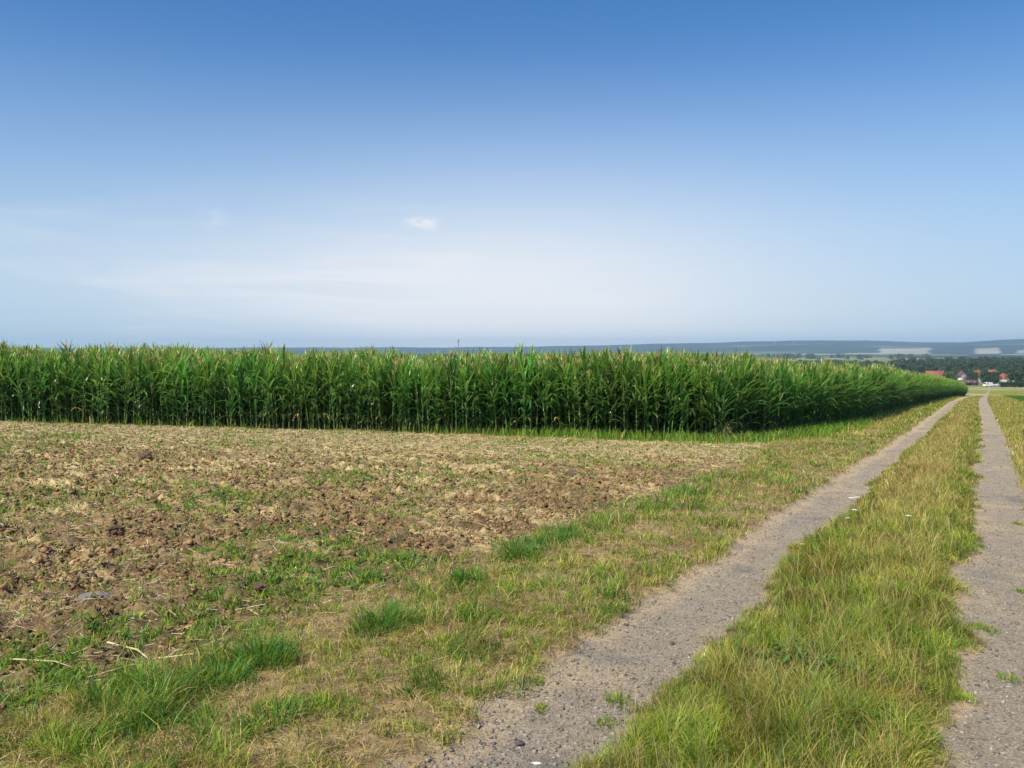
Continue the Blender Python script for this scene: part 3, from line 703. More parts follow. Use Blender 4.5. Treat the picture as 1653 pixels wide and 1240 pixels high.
# the rest of the field: one object, instanced
src = bpy.data.collections.new('maize_sources')
for k, (ms, whole) in enumerate(MZ):
    ob = bpy.data.objects.new('maize_source', whole); src.objects.link(ob)
def instancer(name, P, zrot, scl, idx, coll):
    me = bpy.data.meshes.new(name); me.vertices.add(len(P)); me.vertices.foreach_set('co', P.astype(np.float32).ravel())
    for nm, ty, dat in (('rz', 'FLOAT', zrot), ('sc', 'FLOAT', scl), ('ix', 'INT', idx)):
        a = me.attributes.new(nm, ty, 'POINT'); a.data.foreach_set('value', dat.astype(np.float32 if ty == 'FLOAT' else np.int32))
    o = link(name, me)
    g = bpy.data.node_groups.new(name, 'GeometryNodeTree')
    g.interface.new_socket('Geometry', in_out='INPUT', socket_type='NodeSocketGeometry'); g.interface.new_socket('Geometry', in_out='OUTPUT', socket_type='NodeSocketGeometry')
    n = g.nodes; l = g.links; gi = n.new('NodeGroupInput'); go = n.new('NodeGroupOutput')
    iop = n.new('GeometryNodeInstanceOnPoints'); ci = n.new('GeometryNodeCollectionInfo'); ci.inputs['Collection'].default_value = coll; ci.inputs['Separate Children'].default_value = True
    iop.inputs['Pick Instance'].default_value = True
    def at(nm, ty):
        q = n.new('GeometryNodeInputNamedAttribute'); q.data_type = ty; q.inputs['Name'].default_value = nm; return q.outputs['Attribute']
    cx = n.new('ShaderNodeCombineXYZ'); l.new(at('rz', 'FLOAT'), cx.inputs['Z'])
    l.new(gi.outputs[0], iop.inputs['Points']); l.new(ci.outputs[0], iop.inputs['Instance']); l.new(at('ix', 'INT'), iop.inputs['Instance Index'])
    l.new(cx.outputs[0], iop.inputs['Rotation']); l.new(at('sc', 'FLOAT'), iop.inputs['Scale']); l.new(iop.outputs[0], go.inputs[0])
    m = o.modifiers.new('scatter', 'NODES'); m.node_group = g
    return o
RST = np.concatenate([E[~ind], D_, I_])
x, y = uv2w(RST[:, 0], RST[:, 1]); z = height(RST[:, 0], RST[:, 1], False)
nI = len(RST)
o = instancer('maize_crop', np.stack([x, y, z], -1), r_.uniform(0, 2 * pi, nI), hscale(RST[:, 0], RST[:, 1]) * r_.uniform(.92, 1.08, nI), r_.integers(0, NV, nI), src)
tag(o, 'dense green maize crop filling the field behind the front row', 'maize', kind='stuff')

# ------------------------------------------------------------------ single plants, stones, stalks
def gz(u, v, fine=True): return float(height(np.array([float(u)]), np.array([float(v)]), fine)[0])
def at_uv(u, v, fine=True): x, y = uv2w(u, v); return (x, y, gz(u, v, fine))

def tuft_mesh(seed, rad, hgt, n, pal, wts, wid=.0045, lean=(.2, 1.0), stretch=1.0):
    r = np.random.default_rng(seed); a = r.uniform(0, 2 * pi, n); q = (r.random(n) ** .6) * rad * (1 + .25 * np.sin(a * 3 + seed) + .15 * np.sin(a * 5 + 2 * seed))
    px_, py_ = q * np.cos(a) * stretch, q * np.sin(a); az_ = a + r.normal(0, .6, n)
    hh = hgt * r.uniform(.25, 1.15, n) * (1 - .55 * (q / rad) ** 2); ln = r.uniform(*lean, n)
    col = mixc(n, pal, wts, seed + 1); fa = r.uniform(0, 2 * pi, n); P, CC = [], []
    for i, t_ in enumerate([0, .38, .72, 1.]):
        off = ln * hh * t_ ** 1.8; z_ = hh * t_ * np.sqrt(np.clip(1 - (ln * .7 * t_) ** 2, .15, 1)); w_ = wid * .5 * (1 - .35 * t_)
        cx_, cy_ = px_ + np.cos(az_) * off, py_ + np.sin(az_) * off
        if i < 3: P += [np.stack([cx_ - np.cos(fa) * w_, cy_ - np.sin(fa) * w_, z_], -1), np.stack([cx_ + np.cos(fa) * w_, cy_ + np.sin(fa) * w_, z_], -1)]; CC += [col, col]
        else: P.append(np.stack([cx_, cy_, z_], -1)); CC.append(col)
    b = np.arange(n)[:, None] * 7
    return mesh_np('grass_tuft', np.stack(P, 1).reshape(-1, 3), [np.concatenate([b + [[0, 1, 3, 2]], b + [[2, 3, 5, 4]]]), b + [[4, 5, 6]]], M_grass, np.stack(CC, 1).reshape(-1, 3))
LUSH = [BL, G1, G3, (.10, .27, .06), G2]; LW = [.3, .27, .15, .18, .10]
tufts = [
    (4.16, 3.22, .16, .17, 1100, 1.7, 'bright green round grass tuft alone on the bare verge left of the track', 0),
    (3.30, 3.36, .13, .20, 900, 1.3, 'tall deep green grass tuft at the right end of the lush patch, lower left', 0),
    (2.95, 3.32, .15, .15, 900, 1.5, 'wide bright green grass tuft in the middle of the lush patch, lower left', 0),
    (2.68, 3.42, .15, .15, 900, 1.5, 'leafy green grass tuft at the left end of the lush patch, lower left', 0),
    (2.38, 3.16, .08, .14, 420, 1.0, 'dark narrow grass tuft in the lower left corner of the verge', 0),
    (2.75, 2.75, .13, .09, 700, 1.9, 'low dark green grass tuft between the lush patch and the track', 0),
    (5.08, 4.08, .09, .12, 420, 1.4, 'small vivid green tuft at the edge of the brown clods', 0),
    (5.74, 4.26, .09, .12, 420, 1.4, 'small vivid green tuft standing farthest into the brown clods', 0),
    (5.41, 3.42, .12, .13, 650, 1.4, 'dark green tuft in the verge just above the lone round tuft', 0),
    (6.34, 3.46, .17, .15, 900, 1.6, 'broad vivid green tuft where verge and clods meet, left of the track', 0),
    (7.1, 3.50, .15, .14, 700, 1.8, 'long green tuft on the field edge beyond the broad vivid tuft', 0),
    (3.89, 2.02, .045, .035, 170, 1.6, 'tiny olive grass tuft on the left rim of the left wheel track', 1),
    (3.60, 1.84, .035, .03, 130, 1.5, 'tiny green grass tuft in the stones of the left wheel track', 1),
    (3.89, 1.57, .06, .045, 260, 1.7, 'green flat grass tuft near the right rim of the left wheel track', 1),
    (3.62, 1.50, .05, .04, 160, 1.3, 'thin green tuft reaching out from the grass strip over the left track', 1),
    (6.29, -.02, .07, .05, 260, 1.5, 'flat green tuft growing in the stones of the right wheel track', 1),
    (5.3, -.15, .06, .045, 200, 1.5, 'ragged green tuft in the right wheel track, nearer than the flat one', 1),
    (9.4, .02, .05, .04, 160, 1.5, 'green tuft spilling from the strip onto the right wheel track', 1),
    (11.2, -.35, .05, .05, 160, 1.5, 'green tuft against the right edge of the picture in the right wheel track', 1),
    (7.6, -.28, .05, .04, 160, 1.6, 'small green tuft in the right wheel track, beyond the flat one', 1),
]
for i, (u, v, rad, hg, n_, st, lab, k) in enumerate(tufts):
    me = tuft_mesh(300 + i, rad * 1.15, hg, int(n_ * .75), [G1, G2, OL, BL] if k else LUSH, [.35, .3, .2, .15] if k else LW, stretch=st)
    o = link('grass_tuft', me); o.location = at_uv(u, v); o.rotation_euler.z = pi / 2 - TH + (0 if not k else .4)
    tag(o, lab, 'grass tuft', 'small grass tufts on the wheel tracks' if k else 'green grass tufts on the verge')

# dry weeds at the foot of the maize
for i, (u, v, pal, lab) in enumerate([(17.9, 19.75, [(.34, .19, .09), (.42, .28, .13)], 'rusty brown dry weed leaning against the foot of the maize'),
                                     (18.75, 16.6, [(.46, .36, .12), (.40, .36, .12)], 'yellowish dry weed standing at the foot of the maize'),
                                     (21.3, 5.75, [(.40, .42, .14), (.46, .42, .2)], 'pale yellow-green dry weed at the weedy corner of the maize')]):
    o = link('dry_weed', tuft_mesh(340 + i, .16, .55, 260, pal, [.5, .5], wid=.016, lean=(.05, .5))); o.location = at_uv(u, v); tag(o, lab, 'weed')

# broad-leaved weeds in the centre strip
M_broad = plain_mat('broad_leaf', (.11, .20, .03), .5, .35, .25, 25, .3)
M_broad2 = plain_mat('broad_leaf_pale', (.16, .26, .07), .5, .35, .2, 25, .3)
M_stem = plain_mat('weed_stem', (.16, .20, .06), .6, .2, .2, 20)
def leaf_bits(r, n, rad, hgt, size):
    V, F = [], []
    for i in range(n):
        a = r.uniform(0, 2 * pi); q = rad * math.sqrt(r.random()); x, y, z = q * cos(a), q * sin(a), hgt * r.uniform(.25, 1) * (1 - .4 * q / rad)
        Lg = size * r.uniform(.6, 1.2); W = Lg * r.uniform(.30, .45); da = a + r.gauss(0, .6); tl_ = r.uniform(-.5, .5); b = len(V)
        ux, uy = cos(da), sin(da); sx, sy = -uy, ux
        for q_, w_ in ((0, .12), (.3, .85), (.6, .9), (.85, .5), (1, .05)):
            zz = z + Lg * q_ * sin(tl_) - .35 * Lg * q_ * q_
            for k in (-1, 0, 1): V.append((x + ux * Lg * q_ * cos(tl_) + sx * W * w_ * k * .5, y + uy * Lg * q_ * cos(tl_) + sy * W * w_ * k * .5, zz + (.12 * W if k else 0)))
        for s in range(4):
            for k in (0, 1): i0 = b + s * 3 + k; F.append((i0, i0 + 1, i0 + 4, i0 + 3))
    return V, F
br = random.Random(8)
for u, v, rad, hg, n_, sz_, mat, lab in [
    (4.70, .86, .20, .20, 150, .060, M_broad, 'broad-leaved dark green weed in the middle of the grass strip, near the camera'),
    (4.60, .66, .14, .17, 90, .055, M_broad2, 'paler broad-leaved weed touching the right of the dark one in the strip'),
    (4.05, .36, .20, .12, 150, .045, M_broad, 'low clover-like weed at the bottom right end of the grass strip'),
    (21.9, 5.5, .5, .35, 170, .12, M_broad2, 'leafy green weed at the corner of the maize field'),
    (24.2, 4.95, .5, .32, 170, .12, M_broad, 'darker leafy weed just right of the corner of the maize field')]:
    t_ = empty('leafy_weed', at_uv(u, v), br.uniform(0, 6))
    V, F = leaf_bits(br, n_, rad, hg, sz_); link('leaves', mesh_np('leaves', V, [F], mat, smooth=True), t_)
    V, F = [], []
    for k in range(7):
        a = br.uniform(0, 6.28); e = rad * br.uniform(.3, .8); vv, ff = tube([(0, 0, -.01), (cos(a) * e * .4, sin(a) * e * .4, hg * .45), (cos(a) * e, sin(a) * e, hg * .75)], [.004, .003, .002], 4)
        F += [tuple(q + len(V) for q in f) for f in ff]; V += vv
    link('stems', mesh_np('stems', V, [F], M_stem), t_); tag(t_, lab, 'weed', 'broad-leaved weeds')

# white flowers
M_pet = plain_mat('white_petal', (.82, .82, .78), .7, .2, .05, 10, .3)
M_yel = plain_mat('yellow_petal', (.75, .62, .08), .7, .2, .05, 10, .2)
def flower(u, v, h, rad, mat, lab, cat, grp, nfl=14):
    t_ = empty('wild_flower', at_uv(u, v), br.uniform(0, 6)); V, F = tube([(0, 0, 0), (.01, 0, h * .5), (0, .01, h)], [.003, .0025, .002], 5); link('stem', mesh_np('stem', V, [F], M_stem), t_)
    V, F = [], []
    for k in range(nfl):
        a = k * 2.4; q = rad * math.sqrt((k + .5) / nfl); cx_, cy_, cz_ = q * cos(a), q * sin(a) + .01, h + .012 - q * q * 2
        b = len(V); pr = rad * .34; V.append((cx_, cy_, cz_ + pr * .35))
        for j in range(7): V.append((cx_ + pr * cos(j * .8976), cy_ + pr * sin(j * .8976), cz_))
        for j in range(7): F.append((b, b + 1 + j, b + 1 + (j + 1) % 7))
    link('flower_head', mesh_np('flower_head', V, [F], mat), t_)
    V, F = leaf_bits(br, 6, .03, h * .7, .035); link('leaves', mesh_np('leaves', V, [F], M_broad), t_)
    tag(t_, lab, cat, grp)
WF = 'white wild flowers at the edge of the grass strip'
flower(10.85, 1.38, .17, .036, M_pet, 'largest white flower head, highest of the cluster on the left edge of the strip', 'flower', WF, 20)
flower(10.35, 1.26, .24, .028, M_pet, 'small white flower head a step behind the others in the strip', 'flower', WF)
flower(9.75, 1.20, .18, .028, M_pet, 'white flower head below and right of the largest one', 'flower', WF)
flower(9.0, 1.17, .19, .020, M_pet, 'creamy lowest white flower on the left edge of the strip', 'flower', WF, 9)
flower(8.75, .60, .30, .026, M_pet, 'single white flower in the middle of the grass strip', 'flower', WF, 9)
flower(7.9, 1.42, .10, .018, M_yel, 'tiny yellow flower at the left edge of the grass strip', 'flower', None, 8)

# stones and big clods
def rock(name, u, v, sx, sy, sz_, col, lab, cat, seed, rz=0, tilt=0, grp=None, sharp=.16):
    import bmesh
    bm = bmesh.new(); bmesh.ops.create_icosphere(bm, subdivisions=3, radius=1); r = random.Random(seed)
    from mathutils import noise as mn
    for p in bm.verts:
        q = p.co.copy(); k = 1 + sharp * 2.2 * (mn.noise(q * 1.1 + Vector((seed, 0, 0)))) + sharp * mn.noise(q * 3 + Vector((0, seed, 0))) + sharp * .4 * mn.noise(q * 8)
        q *= k; q.z = max(q.z, -.45); p.co = Vector((q.x * sx, q.y * sy, q.z * sz_))
    me = bpy.data.meshes.new(name); bm.to_mesh(me); bm.free(); me.materials.append(col)
    o = link(name, me); o.location = Vector(at_uv(u, v)) + Vector((0, 0, sz_ * .3)); o.rotation_euler = (tilt, 0, rz); tag(o, lab, cat, grp); return o
M_rock = plain_mat('grey_stone', (.21, .185, .17), .85, .3, .25, 12)
M_lump = plain_mat('soil_lump', (.125, .085, .058), .95, .1, .35, 30)
M_dark = plain_mat('dark_stone', (.10, .088, .082), .85, .3, .25, 20)
M_ivory = plain_mat('ivory_chip', (.80, .76, .62), .5, .4, .06, 20)
rock('stone', 3.62, 5.25, .105, .055, .050, M_rock, 'flat grey stone lying on the stubble at the far left', 'stone', 4, rz=.25, tilt=.2, sharp=.2)
CG = 'large soil clods standing out of the stubble field'
for i, (u, v, s, lab) in enumerate([(12.0, 5.6, .12, 'lone dark clod near the upper right of the brown field'), (6.75, 4.8, .055, 'dark clod at the lower edge of the brown field, above the small vivid tufts'),
                                    (7.9, 8.9, .09, 'dark clod left of the green weedy line in the field'), (5.2, 7.2, .08, 'broad dark clod in the green weedy line at the left'),
                                    (9.7, 12.6, .13, 'dark double clod in the upper left of the field'), (4.35, 4.45, .05, 'reddish clod beside the stubble just left of the lone round tuft'), (8.4, 6.6, .07, 'dark clod in the cracked bare patch at the middle of the field'),
                                    (3.95, 4.75, .045, 'small black clod right of the flat grey stone')]):
    rock('soil_clod', u, v, s, s * .8, s * .6, M_lump, lab, 'soil clod', 20 + i, rz=i * 1.3, grp=CG, sharp=.28)
SG = 'loose stones on the left wheel track'
for i, (px_, py_, s, lab) in enumerate([(1010, 1010, .017, 'dark stone on the left rim of the left track, beside the verge'), (1085, 1040, .016, 'dark stone in the middle of the left track, above the others'),
                                        (1088, 1072, .014, 'black pebble just below the middle dark stone of the left track'), (1023, 1097, .013, 'small dark stone among rubble, left of the flat green tuft'),
                                        (838, 1203, .026, 'jagged dark stone at the bottom of the left track'), (950, 1060, .012, 'pebble at the left of the stony middle of the left track'), (835, 1112, .016, 'pale reddish stone by the tiny olive tuft')]):
    # pixel of the photo turned into a spot on the track once, here
    b_ = -(py_ - 620) / 1378; pt = math.atan(58 / 1378); f_ = cos(pt) + b_ * sin(pt); up_ = -sin(pt) + b_ * cos(pt); T_ = 3.
    for _ in range(30):
        a_, d_ = (px_ - 826.5) / 1378 * T_, f_ * T_; uu_, vv_ = w2uv(a_, d_); T_ = (1.6 - gz(uu_, vv_)) / -up_
    rock('stone', uu_, vv_, s, s * .75, s * .6, M_dark if i < 6 else M_rock, lab, 'stone', 50 + i, rz=i, grp=SG, sharp=.25)
rock('pale_chip', 3.09, 1.60, .022, .008, .005, M_ivory, 'bright ivory chip lying at the bottom of the left track', 'chip', 70, rz=0)

# dry maize stalks and sticks lying in the foreground
M_dryst = plain_mat('dry_stalk', (.60, .47, .29), .7, .25, .2, 18)
def lay(pts, rad, lab, name='dry_stalk'):
    P = [Vector(at_uv(u, v)) + Vector((0, 0, rad * .9 + h)) for u, v, h in pts]; V, F = [], []; k = 6
    # resample
    Q_ = []
    for a_, b_ in zip(P[:-1], P[1:]):
        for s in range(4): Q_.append(a_.lerp(b_, s / 4))
    Q_.append(P[-1]); c0 = Q_[0].copy()
    for i, p in enumerate(Q_):
        d = (Q_[min(i + 1, len(Q_) - 1)] - Q_[max(i - 1, 0)]).normalized(); s_ = d.cross(Vector((0, 0, 1))).normalized(); t2 = s_.cross(d)
        rr_ = rad * (1 - .5 * i / len(Q_)) * (1.25 if i % 4 == 0 else 1)
        for j in range(k): q = p - c0 + s_ * rr_ * cos(j * 2 * pi / k) + t2 * rr_ * sin(j * 2 * pi / k) * .8; V.append(tuple(q))
    for i in range(len(Q_) - 1):
        for j in range(k): F.append((i * k + j, i * k + (j + 1) % k, (i + 1) * k + (j + 1) % k, (i + 1) * k + j))
    o = link(name, mesh_np(name, V, [F], M_dryst, smooth=True)); o.location = c0; tag(o, lab, 'dry stalk', 'dry stalks lying in the foreground stubble')
lay([(3.10, 4.38, .02), (3.10, 4.12, .03), (3.02, 3.92, .03), (2.93, 3.82, .01)], .0065, 'longest bent pale dry stalk lying above the lush green patch')
lay([(3.08, 3.92, .02), (3.20, 3.72, .03), (3.27, 3.62, .01)], .005, 'shorter dry stalk crossing the right end of the long bent one')
lay([(2.62, 4.55, .02), (2.70, 4.25, .02), (2.78, 4.12, .01)], .005, 'dry stalk at the left edge of the picture, level with the lush patch')
lay([(2.72, 4.02, .01), (2.90, 3.90, .03), (3.0, 3.84, .02)], .004, 'slender brown stalk lying below the long bent one')
lay([(3.98, 4.30, .02), (4.1, 4.15, .03)], .0045, 'short reddish stalk in the clods, right of the middle foreground')
lay([(3.55, 3.95, .01), (3.68, 4.02, .04)], .004, 'short upright-tipped straw stub above the tall tuft')
lay([(3.55, 2.62, .02), (3.85, 2.55, .02), (3.95, 2.50, .01)], .004, 'pale stem lying in the dry verge grass left of the track')

# ------------------------------------------------------------------ trees
M_crown = plain_mat('crown_dark', (.042, .070, .026), .8, .15, .35, .6, .15, rnd=.02)
M_crown2 = plain_mat('crown_green', (.085, .125, .030), .8, .15, .35, .8, .15)
M_bark = plain_mat('bark', (.12, .09, .07), .9, .1, .2, 2)
def crown_np(seed, W, H, n, size, lobes=9, base=.22, shape='round'):
    r = np.random.default_rng(seed); cs = []
    for i in range(lobes):
        a = r.uniform(0, 2 * pi); zf_ = r.uniform(base + .12, .86)
        rmax = W * .5 * (1 - abs(zf_ - .5) * 1.1) if shape == 'round' else W * .5 * (1.02 - zf_)
        cs.append((cos(a) * rmax * r.uniform(.3, .75), sin(a) * rmax * r.uniform(.3, .75), zf_ * H, (.30 if shape == 'round' else .22) * W * r.uniform(.7, 1.1)))
    cs.append((0, 0, H * .80, W * .2)); cs = np.array(cs)
    k = r.integers(0, len(cs), n); d = r.normal(size=(n, 3)); d /= np.linalg.norm(d, axis=1)[:, None]
    rad = cs[k, 3] * r.uniform(.55, 1.08, n); P = cs[k, :3] + d * rad[:, None] * [1, 1, .85]; P[:, 2] = np.maximum(P[:, 2], H * base * .6)
    nrm = d + r.normal(0, .5, (n, 3)); nrm /= np.linalg.norm(nrm, axis=1)[:, None]
    t1 = np.cross(nrm, r.normal(size=(n, 3))); t1 /= np.linalg.norm(t1, axis=1)[:, None]; t2 = np.cross(nrm, t1)
    s = size * r.uniform(.6, 1.3, n)[:, None]
    return np.stack([P - t1 * s, P - t2 * s * .7, P + t1 * s, P + t2 * s * .7], 1).reshape(-1, 3)
def trunk_np(seed, H, W):
    r = random.Random(seed); V, F = tube([(0, 0, -.5), (.05, 0, H * .2), (.1, .1, H * .5), (0, 0, H * .8)], [W * .035, W * .028, W * .018, W * .006], 6)
    for i in range(5):
        a = r.uniform(0, 6.28); z0 = H * r.uniform(.25, .5); vv, ff = tube([(0, 0, z0), (cos(a) * W * .15, sin(a) * W * .15, z0 + H * .12), (cos(a) * W * .3, sin(a) * W * .3, z0 + H * .26)], [W * .014, W * .01, W * .004], 5)
        F += [tuple(q + len(V) for q in f) for f in ff]; V += vv
    return V, F
TV = []
for i, (W, H, n_, s, sh, mat) in enumerate([(9, 10, 1500, .42, 'round', M_crown), (8, 12.5, 1500, .42, 'round', M_crown), (11, 9, 1600, .45, 'round', M_crown), (6.5, 14, 1300, .40, 'spire', M_crown), (11, 9.5, 1700, .42, 'round', M_crown2)]):
    Vc = crown_np(400 + i, W, H, n_, s, 11, shape=sh); V, F = trunk_np(i, H, W)
    TV.append((mesh_np('crown', Vc, [np.arange(len(Vc)).reshape(-1, 4)], mat), mesh_np('trunk', V, [F], M_bark, smooth=True), W, H))
# place by bearing (radians from the view direction) and distance: valley positions
def spot(px_, D): x = (px_ - 826.5) / 1378 * D; u_, v_ = w2uv(x, D); return x, D, float(base_z(np.array([u_]), np.array([v_]))[0]), u_, v_
TG = 'village trees'
trees = [
    (1533, 560, 4, .98, 'mid-green rounded tree between the large orange roof and the grey gable'),
    (1565, 600, 1, .80, 'dark tree right of the grey gable'),
    (1573, 640, 0, .95, 'dark round tree just left of the narrow orange gable'),
    (1556, 690, 1, .95, 'tall dark tree showing over the grey gable'),
    (1591, 590, 0, 1.05, 'dark tree between the narrow orange gable and the orange ridge'),
    (1601, 575, 2, 1.0, 'broad dark tree below the orange ridge, above the white van'),
    (1609, 600, 1, .85, 'dark tree just left of the white gable house'),
    (1608, 560, 0, .62, 'low dark tree behind the pale fence'),
    (1633, 590, 1, 1.05, 'dark tree touching the right of the white gable house'),
    (1642, 570, 0, 1.15, 'big dark tree second from the right edge'),
    (1651, 560, 2, 1.35, 'big broad dark tree at the right edge'),
    (1646, 700, 3, 1.15, 'dark conical tree above the big trees at the right edge'),
    (1585, 760, 1, .9, 'dark tree behind the narrow orange gable'),
    (1620, 780, 0, 1.1, 'dark tree behind the red roof of the white gable house'),
    (1540, 760, 2, .95, 'dark wide tree behind the mid-green rounded tree'),
    (1515, 740, 0, .85, 'dark tree behind the right end of the large orange roof'),
    (1493, 760, 1, .72, 'dark tree behind the left end of the large orange roof'),
    (1662, 520, 1, 1.2, 'tall dark tree half outside the right edge'),
]
for i, (px_, D, k, s, lab) in enumerate(trees):
    x, y, z, _, _ = spot(px_, D); t_ = empty('tree', (x, y, z - .2), i * 1.7, s); tag(t_, lab, 'tree', TG)
    link('crown', TV[k][0], t_); link('trunk', TV[k][1], t_)
# dark hedge right of the van
def hedge(px0, px1, D, h, dep, lab, seed):
    x0, _, z0, _, _ = spot(px0, D); x1, _, z1, _, _ = spot(px1, D); r = np.random.default_rng(seed); n_ = 2600; Lx = x1 - x0
    P = np.stack([r.uniform(0, Lx, n_), r.uniform(-dep / 2, dep / 2, n_), h * r.random(n_) ** .6 * (.82 + .3 * fbm(r.uniform(0, Lx, n_), np.zeros(n_), 3., seed, 2))], -1)
    d = r.normal(size=(n_, 3)); d /= np.linalg.norm(d, axis=1)[:, None]; t1 = np.cross(d, r.normal(size=(n_, 3))); t1 /= np.linalg.norm(t1, axis=1)[:, None]; t2 = np.cross(d, t1); s = .28 * r.uniform(.6, 1.3, n_)[:, None]
    Vc = np.stack([P - t1 * s, P - t2 * s, P + t1 * s, P + t2 * s], 1).reshape(-1, 3)
    o = link('hedge', mesh_np('hedge', Vc, [np.arange(len(Vc)).reshape(-1, 4)], M_crown)); o.location = (x0, D, z0 - .1); tag(o, lab, 'hedge'); return o
hedge(1616, 1672, 455, 2.6, 3, 'long dark hedge in front of the village, right of the pale fence', 5)
hedge(1536, 1568, 545, 1.6, 2, 'low dark hedge below the dull red shed roof', 6)
# the wood behind the village reads as one mass
r_ = np.random.default_rng(77); Vw = []
for i in range(640):
    q = r_.random() ** .85; px_ = 1150 + q * 575 + r_.normal(0, 8); D = r_.uniform(860, 1500); x, y, z, _, _ = spot(px_, D)
    W = r_.uniform(9, 15); Hh = r_.uniform(12, 17.5) * (1.08 - .30 * (px_ < 1450) * 1.) * (1 + .10 * (px_ > 1560)); n_ = 170
    Vc = crown_np(1000 + i, W, Hh, n_, 1.25, 5, .1); Vc += [x, y, z - .5]; Vw.append(Vc)
Vw = np.concatenate(Vw); tag(link('wood', mesh_np('wood', Vw, [np.arange(len(Vw)).reshape(-1, 4)], M_crown)), 'dark wood stretching behind the village roofs', 'wood', kind='stuff')
# thin far tree lines on the plain behind the maize
Vw = []
for i in range(420):
    px_ = r_.uniform(-150, 1500); D = r_.uniform(2300, 2880) ; x, y, z, _, _ = spot(px_, D); Vc = crown_np(2000 + i, r_.uniform(14, 30), r_.uniform(9, 15), 60, 2.6, 5, .05); Vc += [x, y, z - 1]; Vw.append(Vc)
Vw = np.concatenate(Vw); tag(link('wood', mesh_np('wood', Vw, [np.arange(len(Vw)).reshape(-1, 4)], M_crown)), 'thin hazy line of woods on the plain behind the maize', 'wood', kind='stuff')

# ------------------------------------------------------------------ village houses
M_tile = plain_mat('orange_tile', (.28, .115, .068), .8, .2, .18, 1.5)
M_tile2 = plain_mat('red_tile', (.32, .085, .055), .8, .2, .18, 1.5)
M_dull = plain_mat('dull_red_roof', (.16, .07, .085), .8, .2, .18, 1.2)
M_wallw = plain_mat('white_render', (.78, .76, .72), .85, .2, .06, 1)
M_wallg = plain_mat('grey_slate_wall', (.34, .33, .37), .85, .2, .1, 1)
M_brick = plain_mat('brick_wall', (.36, .16, .11), .9, .2, .15, 2)
M_glass = plain_mat('window_glass', (.03, .04, .05), .15, .6, .1, 1)
M_frame = plain_mat('white_frame', (.7, .7, .68), .6, .3, .05, 1)
M_door = plain_mat('brown_door', (.12, .07, .04), .6, .3, .1, 1)
def boxv(x0, x1, y0, y1, z0, z1):
    v = [(x, y, z) for x in (x0, x1) for y in (y0, y1) for z in (z0, z1)]
    return v, [(0, 1, 3, 2), (4, 6, 7, 5), (0, 4, 5, 1), (2, 3, 7, 6), (0, 2, 6, 4), (1, 5, 7, 3)]
def part(name, v, f, mat, parent): return link(name, mesh_np(name, v, [np.array(f)] if len({len(q) for q in f}) == 1 else [np.array([q for q in f if len(q) == 4]), np.array([q for q in f if len(q) == 3])], mat), parent)
def house(px_, D, rz, Lx, Wy, hw, hr, wall, roof, lab, dz=0, chim=True, wins=3, door=True):
    """ridge along local x; the gables face +-x"""
    x, y, z, _, _ = spot(px_, D); t_ = empty('house', (x, y, z + dz), rz); tag(t_, lab, 'house')
    v, f = boxv(-Lx / 2, Lx / 2, -Wy / 2, Wy / 2, -1, hw); f = f[:5]; v += [(-Lx / 2, 0, hw + hr), (Lx / 2, 0, hw + hr)]
    f = f[:5] + [(1, 8, 3), (5, 7, 9)]
    part('wall', v, f, wall, t_)
    e = .45; s = hr / (Wy / 2); th_ = .16; v, f = [], []
    for sg in (-1, 1):
        b = len(v); y1 = sg * (Wy / 2 + e); z1 = hw - e * s + .05
        v += [(-Lx / 2 - e, y1, z1), (Lx / 2 + e, y1, z1), (Lx / 2 + e, 0, hw + hr + .05), (-Lx / 2 - e, 0, hw + hr + .05),
              (-Lx / 2 - e, y1, z1 + th_), (Lx / 2 + e, y1, z1 + th_), (Lx / 2 + e, 0, hw + hr + .05 + th_), (-Lx / 2 - e, 0, hw + hr + .05 + th_)]
        f += [tuple(b + q for q in g_) for g_ in ((0, 1, 2, 3), (4, 5, 6, 7), (0, 1, 5, 4), (1, 2, 6, 5), (3, 0, 4, 7))]
    rf = part('roof', v, f, roof, t_)
    if chim:
        v, f = boxv(Lx * .18, Lx * .18 + .6, -.9, -.3, hw + hr - .9, hw + hr + .9); part('chimney', v, f, M_brick, rf)
    def win(cx_, z0, w_, h_, face):
        if face == 'y':
            v, f = boxv(cx_ - w_ / 2, cx_ + w_ / 2, -Wy / 2 - .06, -Wy / 2 - .003, z0, z0 + h_); fr = part('window', v, f, M_frame, t_)
            v, f = boxv(cx_ - w_ / 2 + .1, cx_ + w_ / 2 - .1, -Wy / 2 - .09, -Wy / 2 - .063, z0 + .1, z0 + h_ - .1)
        else:
            v, f = boxv(-Lx / 2 - .06, -Lx / 2 - .003, cx_ - w_ / 2, cx_ + w_ / 2, z0, z0 + h_); fr = part('window', v, f, M_frame, t_)
            v, f = boxv(-Lx / 2 - .09, -Lx / 2 - .063, cx_ - w_ / 2 + .1, cx_ + w_ / 2 - .1, z0 + .1, z0 + h_ - .1)
        part('pane', v, f, M_glass, fr)
    for k in range(wins): win(-Lx / 2 + Lx * (k + .5) / wins + (.0 if k else 0), 1.2, 1.1, 1.3, 'y')
    for yy in (-Wy * .2, Wy * .2): win(yy, 1.2, 1.1, 1.3, 'x')
    win(0, hw + .4, .9, 1.1, 'x')
    if door: v, f = boxv(Lx / 2 - 1.6, Lx / 2 - .6, -Wy / 2 - .05, -Wy / 2 - .003, 0, 2.1); part('door', v, f, M_door, t_)
    return t_
house(1509, 600, .10, 13, 10, 4.0, 5.2, M_brick, M_tile, 'barn-like house with the largest orange roof, half hidden by the maize')
house(1552.5, 640, pi / 2 - .15, 9, 4.2, 6.6, 2.6, M_wallg, M_dull, 'narrow grey gabled house between the mid-green tree and dark trees', wins=2)
